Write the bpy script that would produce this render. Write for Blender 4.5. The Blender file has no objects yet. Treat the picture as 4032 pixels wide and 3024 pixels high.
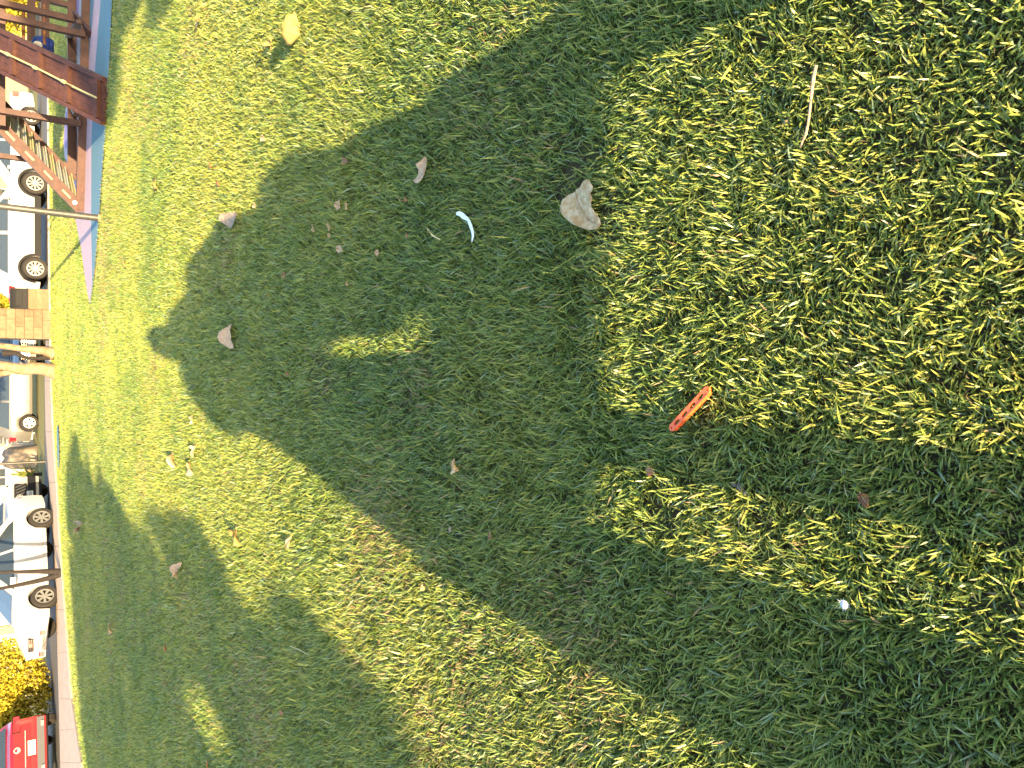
import bpy, bmesh, math, random
import numpy as np
from mathutils import Vector, Matrix
from mathutils.geometry import delaunay_2d_cdt, tessellate_polygon

random.seed(7); rng = np.random.default_rng(11)
R = math.radians
scn = bpy.context.scene
col = scn.collection

# ---------------------------------------------------------------- camera
F, CH, PITCH = 3000.0, 1.25, R(33.8)
SP, CP = math.sin(PITCH), math.cos(PITCH)
cam = bpy.data.cameras.new('camera')
cam.sensor_fit = 'HORIZONTAL'; cam.sensor_width = 36.0
cam.lens = 36.0 * F / 4032.0
cam.clip_start = 0.02; cam.clip_end = 5000
cam_o = bpy.data.objects.new('camera', cam); col.objects.link(cam_o)
fw = Vector((0, CP, -SP)); up = Vector((0, SP, CP)); rt = Vector((1, 0, 0))
m3 = Matrix((-up, rt, -fw)).transposed()        # phone held on its side: image left is up
cam_o.matrix_world = Matrix.Translation((0, 0, CH)) @ m3.to_4x4()
scn.camera = cam_o

# ---------------------------------------------------------------- light
SUN_EL, SUN_AZ = R(9.0), R(2.8)                  # sun low behind the photographer
world = bpy.data.worlds.new('World'); scn.world = world; world.use_nodes = True
wn = world.node_tree
bg = wn.nodes['Background']
sky = wn.nodes.new('ShaderNodeTexSky'); sky.sky_type = 'NISHITA'; sky.sun_disc = False
sky.sun_elevation = SUN_EL; sky.sun_rotation = math.pi + SUN_AZ
sky.air_density = 1.0; sky.dust_density = 0.9; sky.ozone_density = 1.25
wn.links.new(sky.outputs[0], bg.inputs[0]); bg.inputs[1].default_value = 0.15
sl = bpy.data.lights.new('sun', 'SUN'); sl.energy = 5.0; sl.angle = R(0.5); sl.color = (1.0, 0.74, 0.40)
so = bpy.data.objects.new('sun', sl); col.objects.link(so)
sdir = Vector((math.sin(SUN_AZ) * math.cos(SUN_EL), math.cos(SUN_AZ) * math.cos(SUN_EL), -math.sin(SUN_EL)))
so.rotation_euler = sdir.to_track_quat('-Z', 'Y').to_euler()
so.location = (0, -20, 12)
scn.view_settings.view_transform = 'Standard'; scn.view_settings.look = 'None'
scn.view_settings.gamma = 1.0; scn.view_settings.use_curve_mapping = False
scn.view_settings.exposure = 2.65

# ---------------------------------------------------------------- geometry helpers
def gp(x, y, z=0.0):
    """where the sight line of photo point (x, y) meets the level z"""
    u = (2016 - x) / F; v = (1512 - y) / F
    t = (CH - z) / (SP - u * CP)
    return Vector((v * t, t * (CP + u * SP), z))
def gy(x, y, Y):
    """where it meets the upright plane at distance Y"""
    u = (2016 - x) / F; v = (1512 - y) / F
    t = Y / (CP + u * SP)
    return Vector((v * t, Y, CH + t * (u * CP - SP)))

def vnoise(x, y, s, seed=0):
    x = np.asarray(x) / s; y = np.asarray(y) / s
    xi = np.floor(x).astype(np.int64); yi = np.floor(y).astype(np.int64)
    fx = x - xi; fy = y - yi
    fx = fx * fx * (3 - 2 * fx); fy = fy * fy * (3 - 2 * fy)
    def h(a, b):
        n = (a * 374761393 + b * 668265263 + seed * 982451653) & 0x7fffffff
        n = ((n ^ (n >> 13)) * 1274126177) & 0x7fffffff
        n = n ^ (n >> 16)
        return (n & 0xffff) / 65535.0
    return (h(xi, yi) * (1 - fx) * (1 - fy) + h(xi + 1, yi) * fx * (1 - fy)
            + h(xi, yi + 1) * (1 - fx) * fy + h(xi + 1, yi + 1) * fx * fy)

def inpoly(X, Y, poly):
    X = np.asarray(X); Y = np.asarray(Y); ins = np.zeros(X.shape, bool)
    n = len(poly)
    for i in range(n):
        x1, y1 = poly[i][0], poly[i][1]; x2, y2 = poly[(i + 1) % n][0], poly[(i + 1) % n][1]
        c = ((y1 > Y) != (y2 > Y)) & (X < (x2 - x1) * (Y - y1) / ((y2 - y1) or 1e-9) + x1)
        ins ^= c
    return ins

# ---------------------------------------------------------------- materials
def mat(name, color, rough=0.6, spec=0.3, metal=0.0, noise=None, bump=0.0, nscale=20.0, col2=None, emit=None, coat=0.0):
    m = bpy.data.materials.new(name); m.use_nodes = True
    nt = m.node_tree; b = nt.nodes['Principled BSDF']
    b.inputs['Base Color'].default_value = (*color, 1)
    b.inputs['Roughness'].default_value = rough
    b.inputs['Specular IOR Level'].default_value = spec
    b.inputs['Metallic'].default_value = metal
    b.inputs['Coat Weight'].default_value = coat
    if noise or bump:
        tc = nt.nodes.new('ShaderNodeTexCoord')
        nz = nt.nodes.new('ShaderNodeTexNoise'); nz.inputs['Scale'].default_value = nscale
        nz.inputs['Detail'].default_value = 6
        nt.links.new(tc.outputs['Object'], nz.inputs['Vector'])
        if noise:
            rp = nt.nodes.new('ShaderNodeValToRGB')
            c2 = col2 or tuple(c * (1 - noise) for c in color)
            rp.color_ramp.elements[0].position = 0.35; rp.color_ramp.elements[1].position = 0.68
            rp.color_ramp.elements[0].color = (*c2, 1); rp.color_ramp.elements[1].color = (*color, 1)
            nt.links.new(nz.outputs[0], rp.inputs[0]); nt.links.new(rp.outputs[0], b.inputs['Base Color'])
        if bump:
            bp = nt.nodes.new('ShaderNodeBump'); bp.inputs['Strength'].default_value = bump
            bp.inputs['Distance'].default_value = 0.02
            nt.links.new(nz.outputs[0], bp.inputs['Height']); nt.links.new(bp.outputs[0], b.inputs['Normal'])
    return m

def leafmat(name, color, col2, trans=0.3, nscale=60, rough=0.6, attr=None):
    m = bpy.data.materials.new(name); m.use_nodes = True
    nt = m.node_tree; b = nt.nodes['Principled BSDF']; out = nt.nodes['Material Output']
    b.inputs['Roughness'].default_value = rough; b.inputs['Specular IOR Level'].default_value = 0.42 if attr else 0.25
    if attr:
        at = nt.nodes.new('ShaderNodeAttribute'); at.attribute_name = attr; src = at.outputs['Color']
    else:
        tc = nt.nodes.new('ShaderNodeTexCoord')
        nz = nt.nodes.new('ShaderNodeTexNoise'); nz.inputs['Scale'].default_value = nscale; nz.inputs['Detail'].default_value = 5
        nt.links.new(tc.outputs['Object'], nz.inputs['Vector'])
        rp = nt.nodes.new('ShaderNodeValToRGB')
        rp.color_ramp.elements[0].position = 0.38; rp.color_ramp.elements[1].position = 0.65
        rp.color_ramp.elements[0].color = (*col2, 1); rp.color_ramp.elements[1].color = (*color, 1)
        nt.links.new(nz.outputs[0], rp.inputs[0]); src = rp.outputs[0]
    nt.links.new(src, b.inputs['Base Color'])
    tr = nt.nodes.new('ShaderNodeBsdfTranslucent'); nt.links.new(src, tr.inputs[0])
    mx = nt.nodes.new('ShaderNodeMixShader'); mx.inputs[0].default_value = trans
    nt.links.new(b.outputs[0], mx.inputs[1]); nt.links.new(tr.outputs[0], mx.inputs[2])
    nt.links.new(mx.outputs[0], out.inputs[0])
    return m

M = {
 'soil': mat('lawn_soil', (0.085, 0.075, 0.035), 0.95, 0.05, noise=0.5, bump=0.8, nscale=40, col2=(0.05, 0.038, 0.024)),
 'verge': mat('verge', (0.16, 0.17, 0.05), 0.95, 0.1, noise=0.4, bump=0.8, nscale=5, col2=(0.22, 0.17, 0.08)),
 'asphalt': mat('asphalt', (0.11, 0.105, 0.105), 0.9, 0.2, noise=0.25, bump=0.3, nscale=30),
 'concrete': mat('concrete', (0.42, 0.32, 0.25), 0.9, 0.2, noise=0.25, bump=0.3, nscale=9),
 'blue': mat('blue_rubber', (0.10, 0.20, 0.25), 0.85, 0.2, noise=0.2, bump=0.3, nscale=25),
 'pink': mat('pink_rubber', (0.40, 0.29, 0.33), 0.85, 0.2, noise=0.15, bump=0.3, nscale=25),
 'grey': mat('grey_rubber', (0.36, 0.34, 0.36), 0.85, 0.2, noise=0.15, bump=0.3, nscale=25),
 'purple': mat('purple_rubber', (0.22, 0.17, 0.34), 0.85, 0.2, noise=0.15, bump=0.3, nscale=25),
 'wood': mat('stained_wood', (0.052, 0.021, 0.016), 0.6, 0.3, noise=0.35, bump=0.2, nscale=12),
 'wood_or': mat('orange_wood', (0.14, 0.055, 0.018), 0.55, 0.3, noise=0.2, bump=0.2, nscale=12),
 'rope': mat('rope', (0.30, 0.28, 0.15), 0.8, 0.2, noise=0.3, nscale=80),
 'rung': mat('pale_rung', (0.26, 0.26, 0.21), 0.5, 0.4, noise=0.2, nscale=40),
 'galv': mat('galvanised', (0.05, 0.046, 0.042), 0.45, 0.5, metal=0.3, noise=0.3, nscale=15),
 'dpole': mat('dark_paint', (0.05, 0.05, 0.055), 0.5, 0.4),
 'rust': mat('rusty_collar', (0.30, 0.16, 0.09), 0.8, 0.2, noise=0.4, nscale=50),
 'tan': mat('tan_panel', (0.125, 0.075, 0.038), 0.7, 0.3, noise=0.25, bump=0.1, nscale=6),
 'tan2': mat('tan_block', (0.115, 0.08, 0.05), 0.85, 0.2, noise=0.3, bump=0.4, nscale=8),
 'tan3': mat('tan_block_pale', (0.14, 0.10, 0.062), 0.85, 0.2, noise=0.25, bump=0.4, nscale=8),
 'mortar': mat('mortar', (0.07, 0.045, 0.026), 0.95, 0.1),
 'black': mat('black_plastic', (0.009, 0.009, 0.010), 0.6, 0.1),
 'bark': mat('pale_bark', (0.20, 0.145, 0.09), 0.85, 0.2, noise=0.4, bump=0.5, nscale=6, col2=(0.13, 0.08, 0.045)),
 'dbark': mat('dark_bark', (0.022, 0.018, 0.017), 0.9, 0.2, noise=0.4, bump=0.6, nscale=20),
 'white': mat('white_paint', (0.27, 0.26, 0.265), 0.35, 0.5, coat=0.4),
 'whitew': mat('white_wall', (0.40, 0.35, 0.28), 0.9, 0.2, noise=0.08, nscale=3),
 'cream': mat('cream_wall', (0.22, 0.16, 0.10), 0.9, 0.2, noise=0.08, nscale=3),
 'silver': mat('silver_paint', (0.075, 0.07, 0.063), 0.3, 0.5, metal=0.2, coat=0.4),
 'red': mat('red_paint', (0.16, 0.004, 0.008), 0.25, 0.5, coat=0.8),
 'blackp': mat('black_paint', (0.02, 0.02, 0.026), 0.2, 0.5, coat=0.6),
 'ivory': mat('ivory_paint', (0.24, 0.215, 0.185), 0.3, 0.5, coat=0.5),
 'glass': mat('car_glass', (0.02, 0.028, 0.036), 0.06, 0.8),
 'tyre': mat('tyre', (0.018, 0.016, 0.015), 0.85, 0.2),
 'alloy': mat('alloy', (0.19, 0.185, 0.18), 0.3, 0.5, metal=0.5),
 'chrome': mat('chrome', (0.75, 0.75, 0.75), 0.15, 0.5, metal=0.9),
 'tail': mat('tail_lamp', (0.30, 0.006, 0.01), 0.2, 0.6, coat=0.5),
 'lamp': mat('head_lamp', (0.20, 0.20, 0.21), 0.12, 0.6, coat=0.5),
 'plate': mat('number_plate', (0.34, 0.34, 0.33), 0.5, 0.3),
 'ink': mat('plate_print', (0.10, 0.14, 0.12), 0.6, 0.2),
 'cover': mat('car_cover', (0.17, 0.14, 0.11), 0.85, 0.2, noise=0.15, bump=0.8, nscale=2.5),
 'cloth': mat('dark_cloth', (0.06, 0.06, 0.08), 0.9, 0.1, noise=0.3, nscale=20),
 'skin': mat('skin', (0.45, 0.28, 0.2), 0.6, 0.3),
 'navy': mat('navy_cloth', (0.012, 0.03, 0.16), 0.7, 0.2, noise=0.3, nscale=15),
 'orange': mat('orange_plastic', (0.90, 0.13, 0.03), 0.35, 0.5),
 'whitep': mat('white_plastic', (0.74, 0.77, 0.86), 0.35, 0.5),
 'down': mat('white_down', (0.52, 0.54, 0.60), 0.9, 0.1),
 'stone': mat('pebble', (0.20, 0.17, 0.14), 0.8, 0.2, noise=0.3, nscale=60),
 'twig': mat('dry_twig', (0.42, 0.28, 0.20), 0.8, 0.2, noise=0.45, bump=0.4, nscale=90),
 'straw': mat('straw', (0.55, 0.47, 0.25), 0.8, 0.2),
 'lf_tan': leafmat('leaf_tan', (0.66, 0.50, 0.30), (0.46, 0.27, 0.11), 0.2, 55),
 'lf_pink': leafmat('leaf_pinkish', (0.62, 0.43, 0.27), (0.50, 0.30, 0.16), 0.2, 70),
 'lf_grey': leafmat('leaf_greyish', (0.38, 0.29, 0.20), (0.26, 0.19, 0.13), 0.15, 60),
 'lf_yel': leafmat('leaf_yellow', (0.34, 0.27, 0.09), (0.27, 0.19, 0.06), 0.3, 60),
 'lf_brn': leafmat('leaf_brown', (0.36, 0.17, 0.07), (0.22, 0.09, 0.04), 0.15, 80),
 'vein': mat('leaf_vein', (0.40, 0.24, 0.12), 0.7, 0.2),
 'grass': leafmat('grass_blade', (0.1, 0.2, 0.03), (0.1, 0.2, 0.03), 0.25, attr='tint', rough=0.38),
 'crown': leafmat('tree_leaf', (0.10, 0.13, 0.035), (0.06, 0.085, 0.025), 0.15, 4),
 'shrub': leafmat('sunlit_shrub_leaf', (0.36, 0.29, 0.02), (0.25, 0.20, 0.018), 0.25, 3),  # golden sunlight on green leaves put into the leaf colour
 'palm': leafmat('palm_leaf', (0.16, 0.17, 0.03), (0.09, 0.11, 0.025), 0.25, 3),
}

# ---------------------------------------------------------------- mesh helpers
def mobj(name, verts, faces, m, parent=None, smooth=False, sharp=35):
    me = bpy.data.meshes.new(name); me.from_pydata([tuple(v) for v in verts], [], faces); me.update()
    if smooth:
        me.shade_smooth(); me.set_sharp_from_angle(angle=R(sharp))
    o = bpy.data.objects.new(name, me); col.objects.link(o)
    me.materials.append(m if not isinstance(m, str) else M[m])
    if parent is not None: o.parent = parent
    return o
class MB:
    def __init__(s): s.v = []; s.f = []
    def add(s, v, f):
        n = len(s.v); s.v += [Vector(a) for a in v]; s.f += [tuple(i + n for i in q) for q in f]; return s
    def box(s, c, d, mtx=None):
        c = Vector(c); h = Vector(d) / 2
        v = [Vector((x * h.x, y * h.y, z * h.z)) for x in (-1, 1) for y in (-1, 1) for z in (-1, 1)]
        if mtx is not None: v = [mtx @ a for a in v]
        v = [a + c for a in v]
        return s.add(v, [(0, 1, 3, 2), (4, 6, 7, 5), (0, 4, 5, 1), (2, 3, 7, 6), (0, 2, 6, 4), (1, 5, 7, 3)])
    def beam(s, a, b, w, h, side=None):
        """square bar from a to b; w along `side`, h across"""
        a = Vector(a); b = Vector(b); d = (b - a).normalized()
        sd = Vector(side) if side is not None else Vector((1, 0, 0))
        sd = (sd - d * sd.dot(d)).normalized(); n = d.cross(sd)
        v = []
        for p in (a, b):
            for (i, j) in ((-1, -1), (1, -1), (1, 1), (-1, 1)):
                v.append(p + sd * (i * w / 2) + n * (j * h / 2))
        return s.add(v, [(0, 3, 2, 1), (4, 5, 6, 7), (0, 1, 5, 4), (1, 2, 6, 5), (2, 3, 7, 6), (3, 0, 4, 7)])
    def tube(s, pts, rad, n=8):
        pts = [Vector(p) for p in pts]; k = len(pts)
        if not isinstance(rad, (list, tuple)): rad = [rad] * k
        v = []; f = []
        ref = Vector((0.3, 0.9, 0.2)).normalized()
        for i, p in enumerate(pts):
            d = (pts[min(i + 1, k - 1)] - pts[max(i - 1, 0)]).normalized()
            if abs(d.dot(ref)) > 0.95: ref = Vector((1, 0, 0))
            a = d.cross(ref).normalized(); b = d.cross(a)
            for j in range(n):
                t = 2 * math.pi * j / n
                v.append(p + (a * math.cos(t) + b * math.sin(t)) * rad[i])
        for i in range(k - 1):
            for j in range(n):
                f.append((i * n + j, i * n + (j + 1) % n, (i + 1) * n + (j + 1) % n, (i + 1) * n + j))
        f.append(tuple(range(n))[::-1]); f.append(tuple(range((k - 1) * n, k * n)))
        return s.add(v, f)
    def lathe(s, prof, n=24, axis='y'):
        """profile (r, h) turned about an axis through the origin"""
        v = []; f = []; k = len(prof)
        for j in range(n):
            t = 2 * math.pi * j / n
            for (r, h) in prof:
                c, q = r * math.cos(t), r * math.sin(t)
                v.append((c, h, q) if axis == 'y' else (c, q, h))
        for j in range(n):
            for i in range(k - 1):
                f.append((j * k + i, j * k + i + 1, ((j + 1) % n) * k + i + 1, ((j + 1) % n) * k + i))
        return s.add(v, f)
    def o(s, name, m, parent=None, smooth=False, sharp=35):
        return mobj(name, s.v, s.f, m, parent, smooth, sharp)
def tag(o, label=None, cat=None, group=None, kind=None):
    if label: o['label'] = label
    if cat: o['category'] = cat
    if group: o['group'] = group
    if kind: o['kind'] = kind
    return o
def empty(name, loc, rz=0.0):
    o = bpy.data.objects.new(name, None); col.objects.link(o)
    o.location = loc; o.rotation_euler = (0, 0, rz); o.empty_display_size = 0.2
    return o
def sheet(name, poly, z, m, parent=None, kind='structure'):
    pts = [Vector((p[0], p[1], 0)) for p in poly]
    tris = tessellate_polygon([pts])
    o = mobj(name, [(p.x, p.y, z) for p in pts], [tuple(t) for t in tris], m, parent)
    bm = bmesh.new(); bm.from_mesh(o.data); bmesh.ops.recalc_face_normals(bm, faces=bm.faces)
    if bm.faces and sum(f.normal.z for f in bm.faces) < 0: bmesh.ops.reverse_faces(bm, faces=bm.faces)
    bm.to_mesh(o.data); bm.free()
    if kind and parent is None: o['kind'] = kind
    return o

# ================================================================ SETTING
S = 2500
g = sheet('lawn', [(-S, -S), (S, -S), (S, S), (-S, S)], 0.0, 'soil')

# edge of the lawn against the footpath, seen left to right
EDGE = [gp(*p) for p in ((345, 3150), (330, 3000), (290, 2750), (262, 2400), (243, 2150), (228, 1900), (214, 1700), (206, 1500), (203, 1350))]
EDGE = [(e.x, e.y) for e in EDGE]
EDGE = [(EDGE[0][0] - 3.5, EDGE[0][1] - 6.0)] + EDGE + [(2.2, 27.2), (6.0, 28.0), (12.0, 28.6), (30.0, 29.5)]
FAR = [(x - 0.75 * (1 if y < 26 else 0.3), y + 0.9) for x, y in EDGE]
FAR = [gp(*p) for p in ((252, 3150), (246, 3000), (240, 2750), (230, 2400), (221, 2150), (200, 1900), (186, 1700), (182, 1500), (186, 1350))]
FAR = [(e.x, e.y) for e in FAR]
FAR = [(FAR[0][0] - 6, FAR[0][1] - 8)] + FAR + [(3.2, 28.0), (6.2, 28.45), (12.0, 29.0), (30.0, 29.9)]
walk = empty('footpath', (0, 0, 0)); walk['kind'] = 'structure'
for i in range(len(EDGE) - 1):                   # each concrete bay of the path
    a, b, c, d = Vector((*EDGE[i], 0)), Vector((*EDGE[i + 1], 0)), Vector((*FAR[i + 1], 0)), Vector((*FAR[i], 0))
    n = max(1, int(round((b - a).length / 1.5)))
    for k in range(n):
        t0, t1 = (k + 0.003) / n, (k + 0.997) / n
        q = [a.lerp(b, t0), a.lerp(b, t1), d.lerp(c, t1), d.lerp(c, t0)]
        hgt = 0.05
        v = [(p.x, p.y, -0.02) for p in q] + [(p.x, p.y, hgt) for p in q]
        mobj('paving_slab', v, [(3, 2, 1, 0), (4, 5, 6, 7), (0, 1, 5, 4), (1, 2, 6, 5), (2, 3, 7, 6), (3, 0, 4, 7)], 'concrete', walk)
ROAD_FAR = [(-60, 24), (-16, 27.5), (-9.5, 29.6), (-5.5, 31.4), (-1, 31.2), (2, 31.8), (5, 35.5), (14, 38), (40, 41)]
sheet('road', [(-60, 2)] + FAR + [(60, 30.5), (60, 42)] + ROAD_FAR[::-1], 0.008, 'asphalt')
sheet('far_verge', ROAD_FAR + [(60, 42), (60, 140), (-60, 140)], 0.012, 'verge')

# painted rubber play surface
PL = [(470, -320), (448, 0), (440, 200), (432, 330), (424, 500), (405, 720), (397, 860), (385, 1000), (372, 1130), (360, 1205)]
PF = [(347, 1142), (335, 1062), (323, 972), (316, 941), (302, 869), (300, 820), (275, 655), (258, 620), (253, 560), (262, 430), (284, 150), (290, 0), (298, -320)]
PATH = [gp(*p) for p in PL + PF]; PATH = [(p.x, p.y) for p in PATH]
pl = sheet('play_surface', PATH, 0.020, 'pink')
def band(name, a, b, z, m):
    pts = [gp(*p) for p in a + b]; sheet(name, [(p.x, p.y) for p in pts], z, m, pl)
band('painted_stripe', PL, [(369, 1130), (369, 1060), (365, 900), (366, 720), (366, 560), (381, 270), (403, 0), (420, -320)], 0.024, 'blue')
band('painted_stripe', [(390, -320), (376, 0), (352, 270)], [(330, 270), (348, 0), (358, -320)], 0.024, 'blue')
band('painted_stripe', [(358, -320), (348, 0), (330, 270), (318, 400)], [(300, 400), (305, 270), (318, 0), (325, -320)], 0.024, 'grey')
band('painted_stripe', [(325, -320), (318, 0), (305, 270), (300, 400)], [(275, 430), (284, 270), (291, 0), (298, -320)], 0.024, 'purple')
band('painted_stripe', [(280, 440), (280, 480), (278, 560), (262, 590)], [(256, 560), (264, 440)], 0.024, 'purple')
band('painted_stripe', [(292, 620), (300, 700), (300, 820), (290, 740), (277, 655), (262, 620), (262, 595), (280, 570)], [(285, 560)], 0.0245, 'grey')
# thin blue painted edging by the footpath
q = [gp(*p) for p in ((241, 1840), (241, 1760), (237, 1680), (233, 1672), (231, 1700), (232, 1780), (236, 1838))]
sheet('blue_edging', [(p.x, p.y) for p in q], 0.045, 'blue')

# ================================================================ GRASS
def lawn_ok(X, Y):
    lim = np.interp(X, [e[0] for e in EDGE], [e[1] for e in EDGE])
    # left of the bend the edge is steep: use the polygon test instead
    poly = [(-60, -5)] + EDGE + [(60, 31), (60, -5)]
    return inpoly(X, Y, poly) & ~inpoly(X, Y, PATH)

def grass():
    bx, by, bd = [], [], []
    edges = [0.2, 0.5, 1, 1.5, 2, 2.5, 3, 3.5, 4, 5, 6, 7, 8, 9, 10, 12, 14, 16, 18, 20, 22, 24, 26, 28.5]
    for y0, y1 in zip(edges[:-1], edges[1:]):
        ym = (y0 + y1) / 2
        tt = math.hypot(ym, CH)
        hw = 0.56 * max(ym * 0.80 + CH * 0.56, 0.8) + 0.42
        rho = 60000 / (1 + (ym / 2.6) ** 2.0) + 200
        n = int(rho * 2 * hw * (y1 - y0))
        bx.append(rng.uniform(-hw, hw, n)); by.append(rng.uniform(y0, y1, n)); bd.append(np.full(n, rho))
    X = np.concatenate(bx); Y = np.concatenate(by); D = np.concatenate(bd)
    ok = lawn_ok(X, Y)
    # gather blades into tufts: drop some in the gaps of a fine noise
    tuft = vnoise(X, Y, 0.045, 3) * 0.6 + vnoise(X, Y, 0.11, 4) * 0.4
    keep = rng.random(len(X)) < np.clip(0.62 + 1.4 * (tuft - 0.22), 0.55, 1)
    ok &= keep | (Y > 7)
    # a few thin places where soil shows
    bare = [(0.55, 1.55, 0.10), (0.02, 3.45, 0.16), (0.40, 1.42, 0.07), (-0.30, 1.25, 0.06)]
    for (cx, cy, r) in bare:
        d2 = (X - cx) ** 2 + ((Y - cy) * 0.8) ** 2
        ok &= ~((d2 < r * r) & (rng.random(len(X)) < 0.6))
    X, Y, D = X[ok], Y[ok], D[ok]
    n = len(X)
    scale = np.sqrt(60000 / D)                   # fewer, broader blades further out
    big = vnoise(X, Y, 0.55, 8) * 0.45 + vnoise(X, Y, 0.22, 9) * 0.35 + vnoise(X * 0.4, Y, 0.42, 10) * 0.30 - 0.05
    bigf = vnoise(X, Y, 1.9, 12)
    tall = rng.random(n) < 0.34
    L = np.where(tall, 0.026 + 0.018 * rng.random(n), 0.012 + 0.010 * rng.random(n)) * (0.66 + 0.70 * big)
    L *= (0.84 + 0.32 * bigf) * np.where(rng.random(n) < 0.04, 1.5, 1.0) * np.clip(scale, 1, 6.0) ** 0.34
    W = (0.0016 + 0.0020 * rng.random(n) + 0.0009 * tall) * np.clip(scale, 1, 9) ** 0.72 * np.where(Y > 8.0, 1.3, 1.0)
    az = rng.uniform(0, 2 * np.pi, n)
    # tufts share a lean
    la = vnoise(X, Y, 0.12, 21) * 4 * np.pi
    lean = 0.35 + 0.75 * rng.random(n)
    dx = np.cos(az) * 0.75 + np.cos(la) * 0.5; dy = np.sin(az) * 0.75 + np.sin(la) * 0.5
    dn = np.hypot(dx, dy) + 1e-6; dx /= dn; dy /= dn
    tw = az + rng.normal(0, 0.9, n)              # blade faces turn freely
    wx = -np.sin(tw); wy = np.cos(tw)
    # mostly broadside to own lean
    wx = 0.6 * wx - dy * 0.7; wy = 0.6 * wy + dx * 0.7
    wn_ = np.hypot(wx, wy) + 1e-6; wx /= wn_; wy /= wn_
    wz = rng.normal(0, 0.35, n)
    s = np.array([0.0, 0.38, 0.74, 1.0]); wf = np.array([0.72, 1.0, 0.72, 0.0])
    V = np.zeros((n, 7, 3), np.float32)
    droop = rng.random(n) * 0.55
    k = 0
    for i in range(4):
        hor = L * lean * s[i] ** 1.5 * 0.85
        ver = L * (s[i] * np.cos(lean * 0.75) - droop * 0.45 * s[i] ** 3) + 0.001
        cx = X + dx * hor; cy = Y + dy * hor
        if i < 3:
            for sg in (-1, 1):
                V[:, k, 0] = cx + sg * wx * W * wf[i] / 2
                V[:, k, 1] = cy + sg * wy * W * wf[i] / 2
                V[:, k, 2] = ver + sg * wz * W * wf[i] / 2
                k += 1
        else:
            V[:, k, 0] = cx; V[:, k, 1] = cy; V[:, k, 2] = ver
    # colours
    C1 = np.array([0.070, 0.140, 0.036]); C2 = np.array([0.185, 0.245, 0.046]); C3 = np.array([0.35, 0.34, 0.075]); C4 = np.array([0.34, 0.24, 0.12])
    a = np.clip(rng.random(n) * 0.75 + 0.35 * vnoise(X, Y, 0.35, 31) + 0.25 * (vnoise(X, Y, 1.4, 32) - 0.5), 0, 1)[:, None]
    C = np.where(a < 0.5, C1 + (C2 - C1) * a * 2, C2 + (C3 - C2) * (a - 0.5) * 2)
    dry = vnoise(X, Y, 0.9, 41) * 0.6 + vnoise(X, Y, 0.3, 42) * 0.4
    straw = rng.random(n) < np.clip(0.025 + 0.9 * (dry - 0.60) + 0.05 * np.clip((Y - 4) / 8, 0, 1), 0.015, 0.35)
    C[straw] = C4 * rng.uniform(0.7, 1.1, (straw.sum(), 1))
    C *= rng.uniform(0.75, 1.2, (n, 1))
    pale = rng.random(n) < 0.06
    C[pale] = np.array([0.24, 0.31, 0.17]) * rng.uniform(0.8, 1.2, (pale.sum(), 1))   # grey-green highlights put into the colour of a few blades
    near = Y < 1.5; far = Y > 8.0; mid = ~near & ~far     # fewer triangles per blade further out
    faces_v = []
    nv = n * 7
    base = np.arange(n, dtype=np.int64) * 7
    quads = []
    tri = np.array([[0, 1, 3], [0, 3, 2], [2, 3, 5], [2, 5, 4], [4, 5, 6]])
    trif = np.array([[0, 1, 3], [0, 3, 2], [2, 3, 6]])
    T1 = (base[near][:, None, None] + tri[None]).reshape(-1, 3)
    T2 = (base[mid][:, None, None] + trif[None]).reshape(-1, 3)
    T3 = (base[far][:, None] + np.array([[0, 1, 6]])).reshape(-1, 3)
    T = np.concatenate([T1, T2, T3])
    # drop the unused points of far blades
    used = np.zeros(nv, bool); used[T.ravel()] = True
    remap = np.cumsum(used) - 1
    VV = V.reshape(-1, 3)[used]; T = remap[T]
    CC = np.repeat(C, 7, axis=0)[used]
    me = bpy.data.meshes.new('lawn_grass')
    me.vertices.add(len(VV)); me.vertices.foreach_set('co', VV.astype(np.float32).ravel())
    nt_ = len(T)
    me.loops.add(nt_ * 3); me.loops.foreach_set('vertex_index', T.astype(np.int32).ravel())
    me.polygons.add(nt_); me.polygons.foreach_set('loop_start', np.arange(0, nt_ * 3, 3, dtype=np.int32))
    me.update(calc_edges=True)
    at = me.color_attributes.new('tint', 'FLOAT_COLOR', 'POINT')
    at.data.foreach_set('color', np.concatenate([CC, np.ones((len(CC), 1))], axis=1).astype(np.float32).ravel())
    me.materials.append(M['grass'])
    o = bpy.data.objects.new('lawn_grass', me); col.objects.link(o)
    tag(o, 'short green grass covering the whole park lawn', 'grass', kind='stuff')
    print('grass blades', n, 'tris', nt_)
grass()

# ================================================================ WHAT CASTS THE SHADOWS (behind the camera)
TE = math.tan(SUN_EL)
def sun_plane(s, z, a0):
    """point at height z, s across and a0 along the sun's bearing"""
    return Vector((s * math.cos(SUN_AZ) + a0 * math.sin(SUN_AZ), -s * math.sin(SUN_AZ) + a0 * math.cos(SUN_AZ), z))
PR = [(0.062, 1.46), (0.15, 1.425), (0.18, 1.34), (0.17, 1.262), (0.283, 1.248), (0.364, 1.176), (0.428, 1.121), (0.544, 1.131), (0.653, 1.123), (0.723, 1.072), (0.793, 1.004), (0.83, 0.925), (0.836, 0.856), (0.81, 0.815), (0.825, 0.79), (0.92, 0.79), (0.985, 0.77), (1.015, 0.725), (1.015, 0.685), (0.958, 0.638), (0.916, 0.592), (0.912, 0.566), (0.918, 0.542), (0.918, 0.516), (0.897, 0.491), (0.888, 0.469), (0.875, 0.40)]
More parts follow.
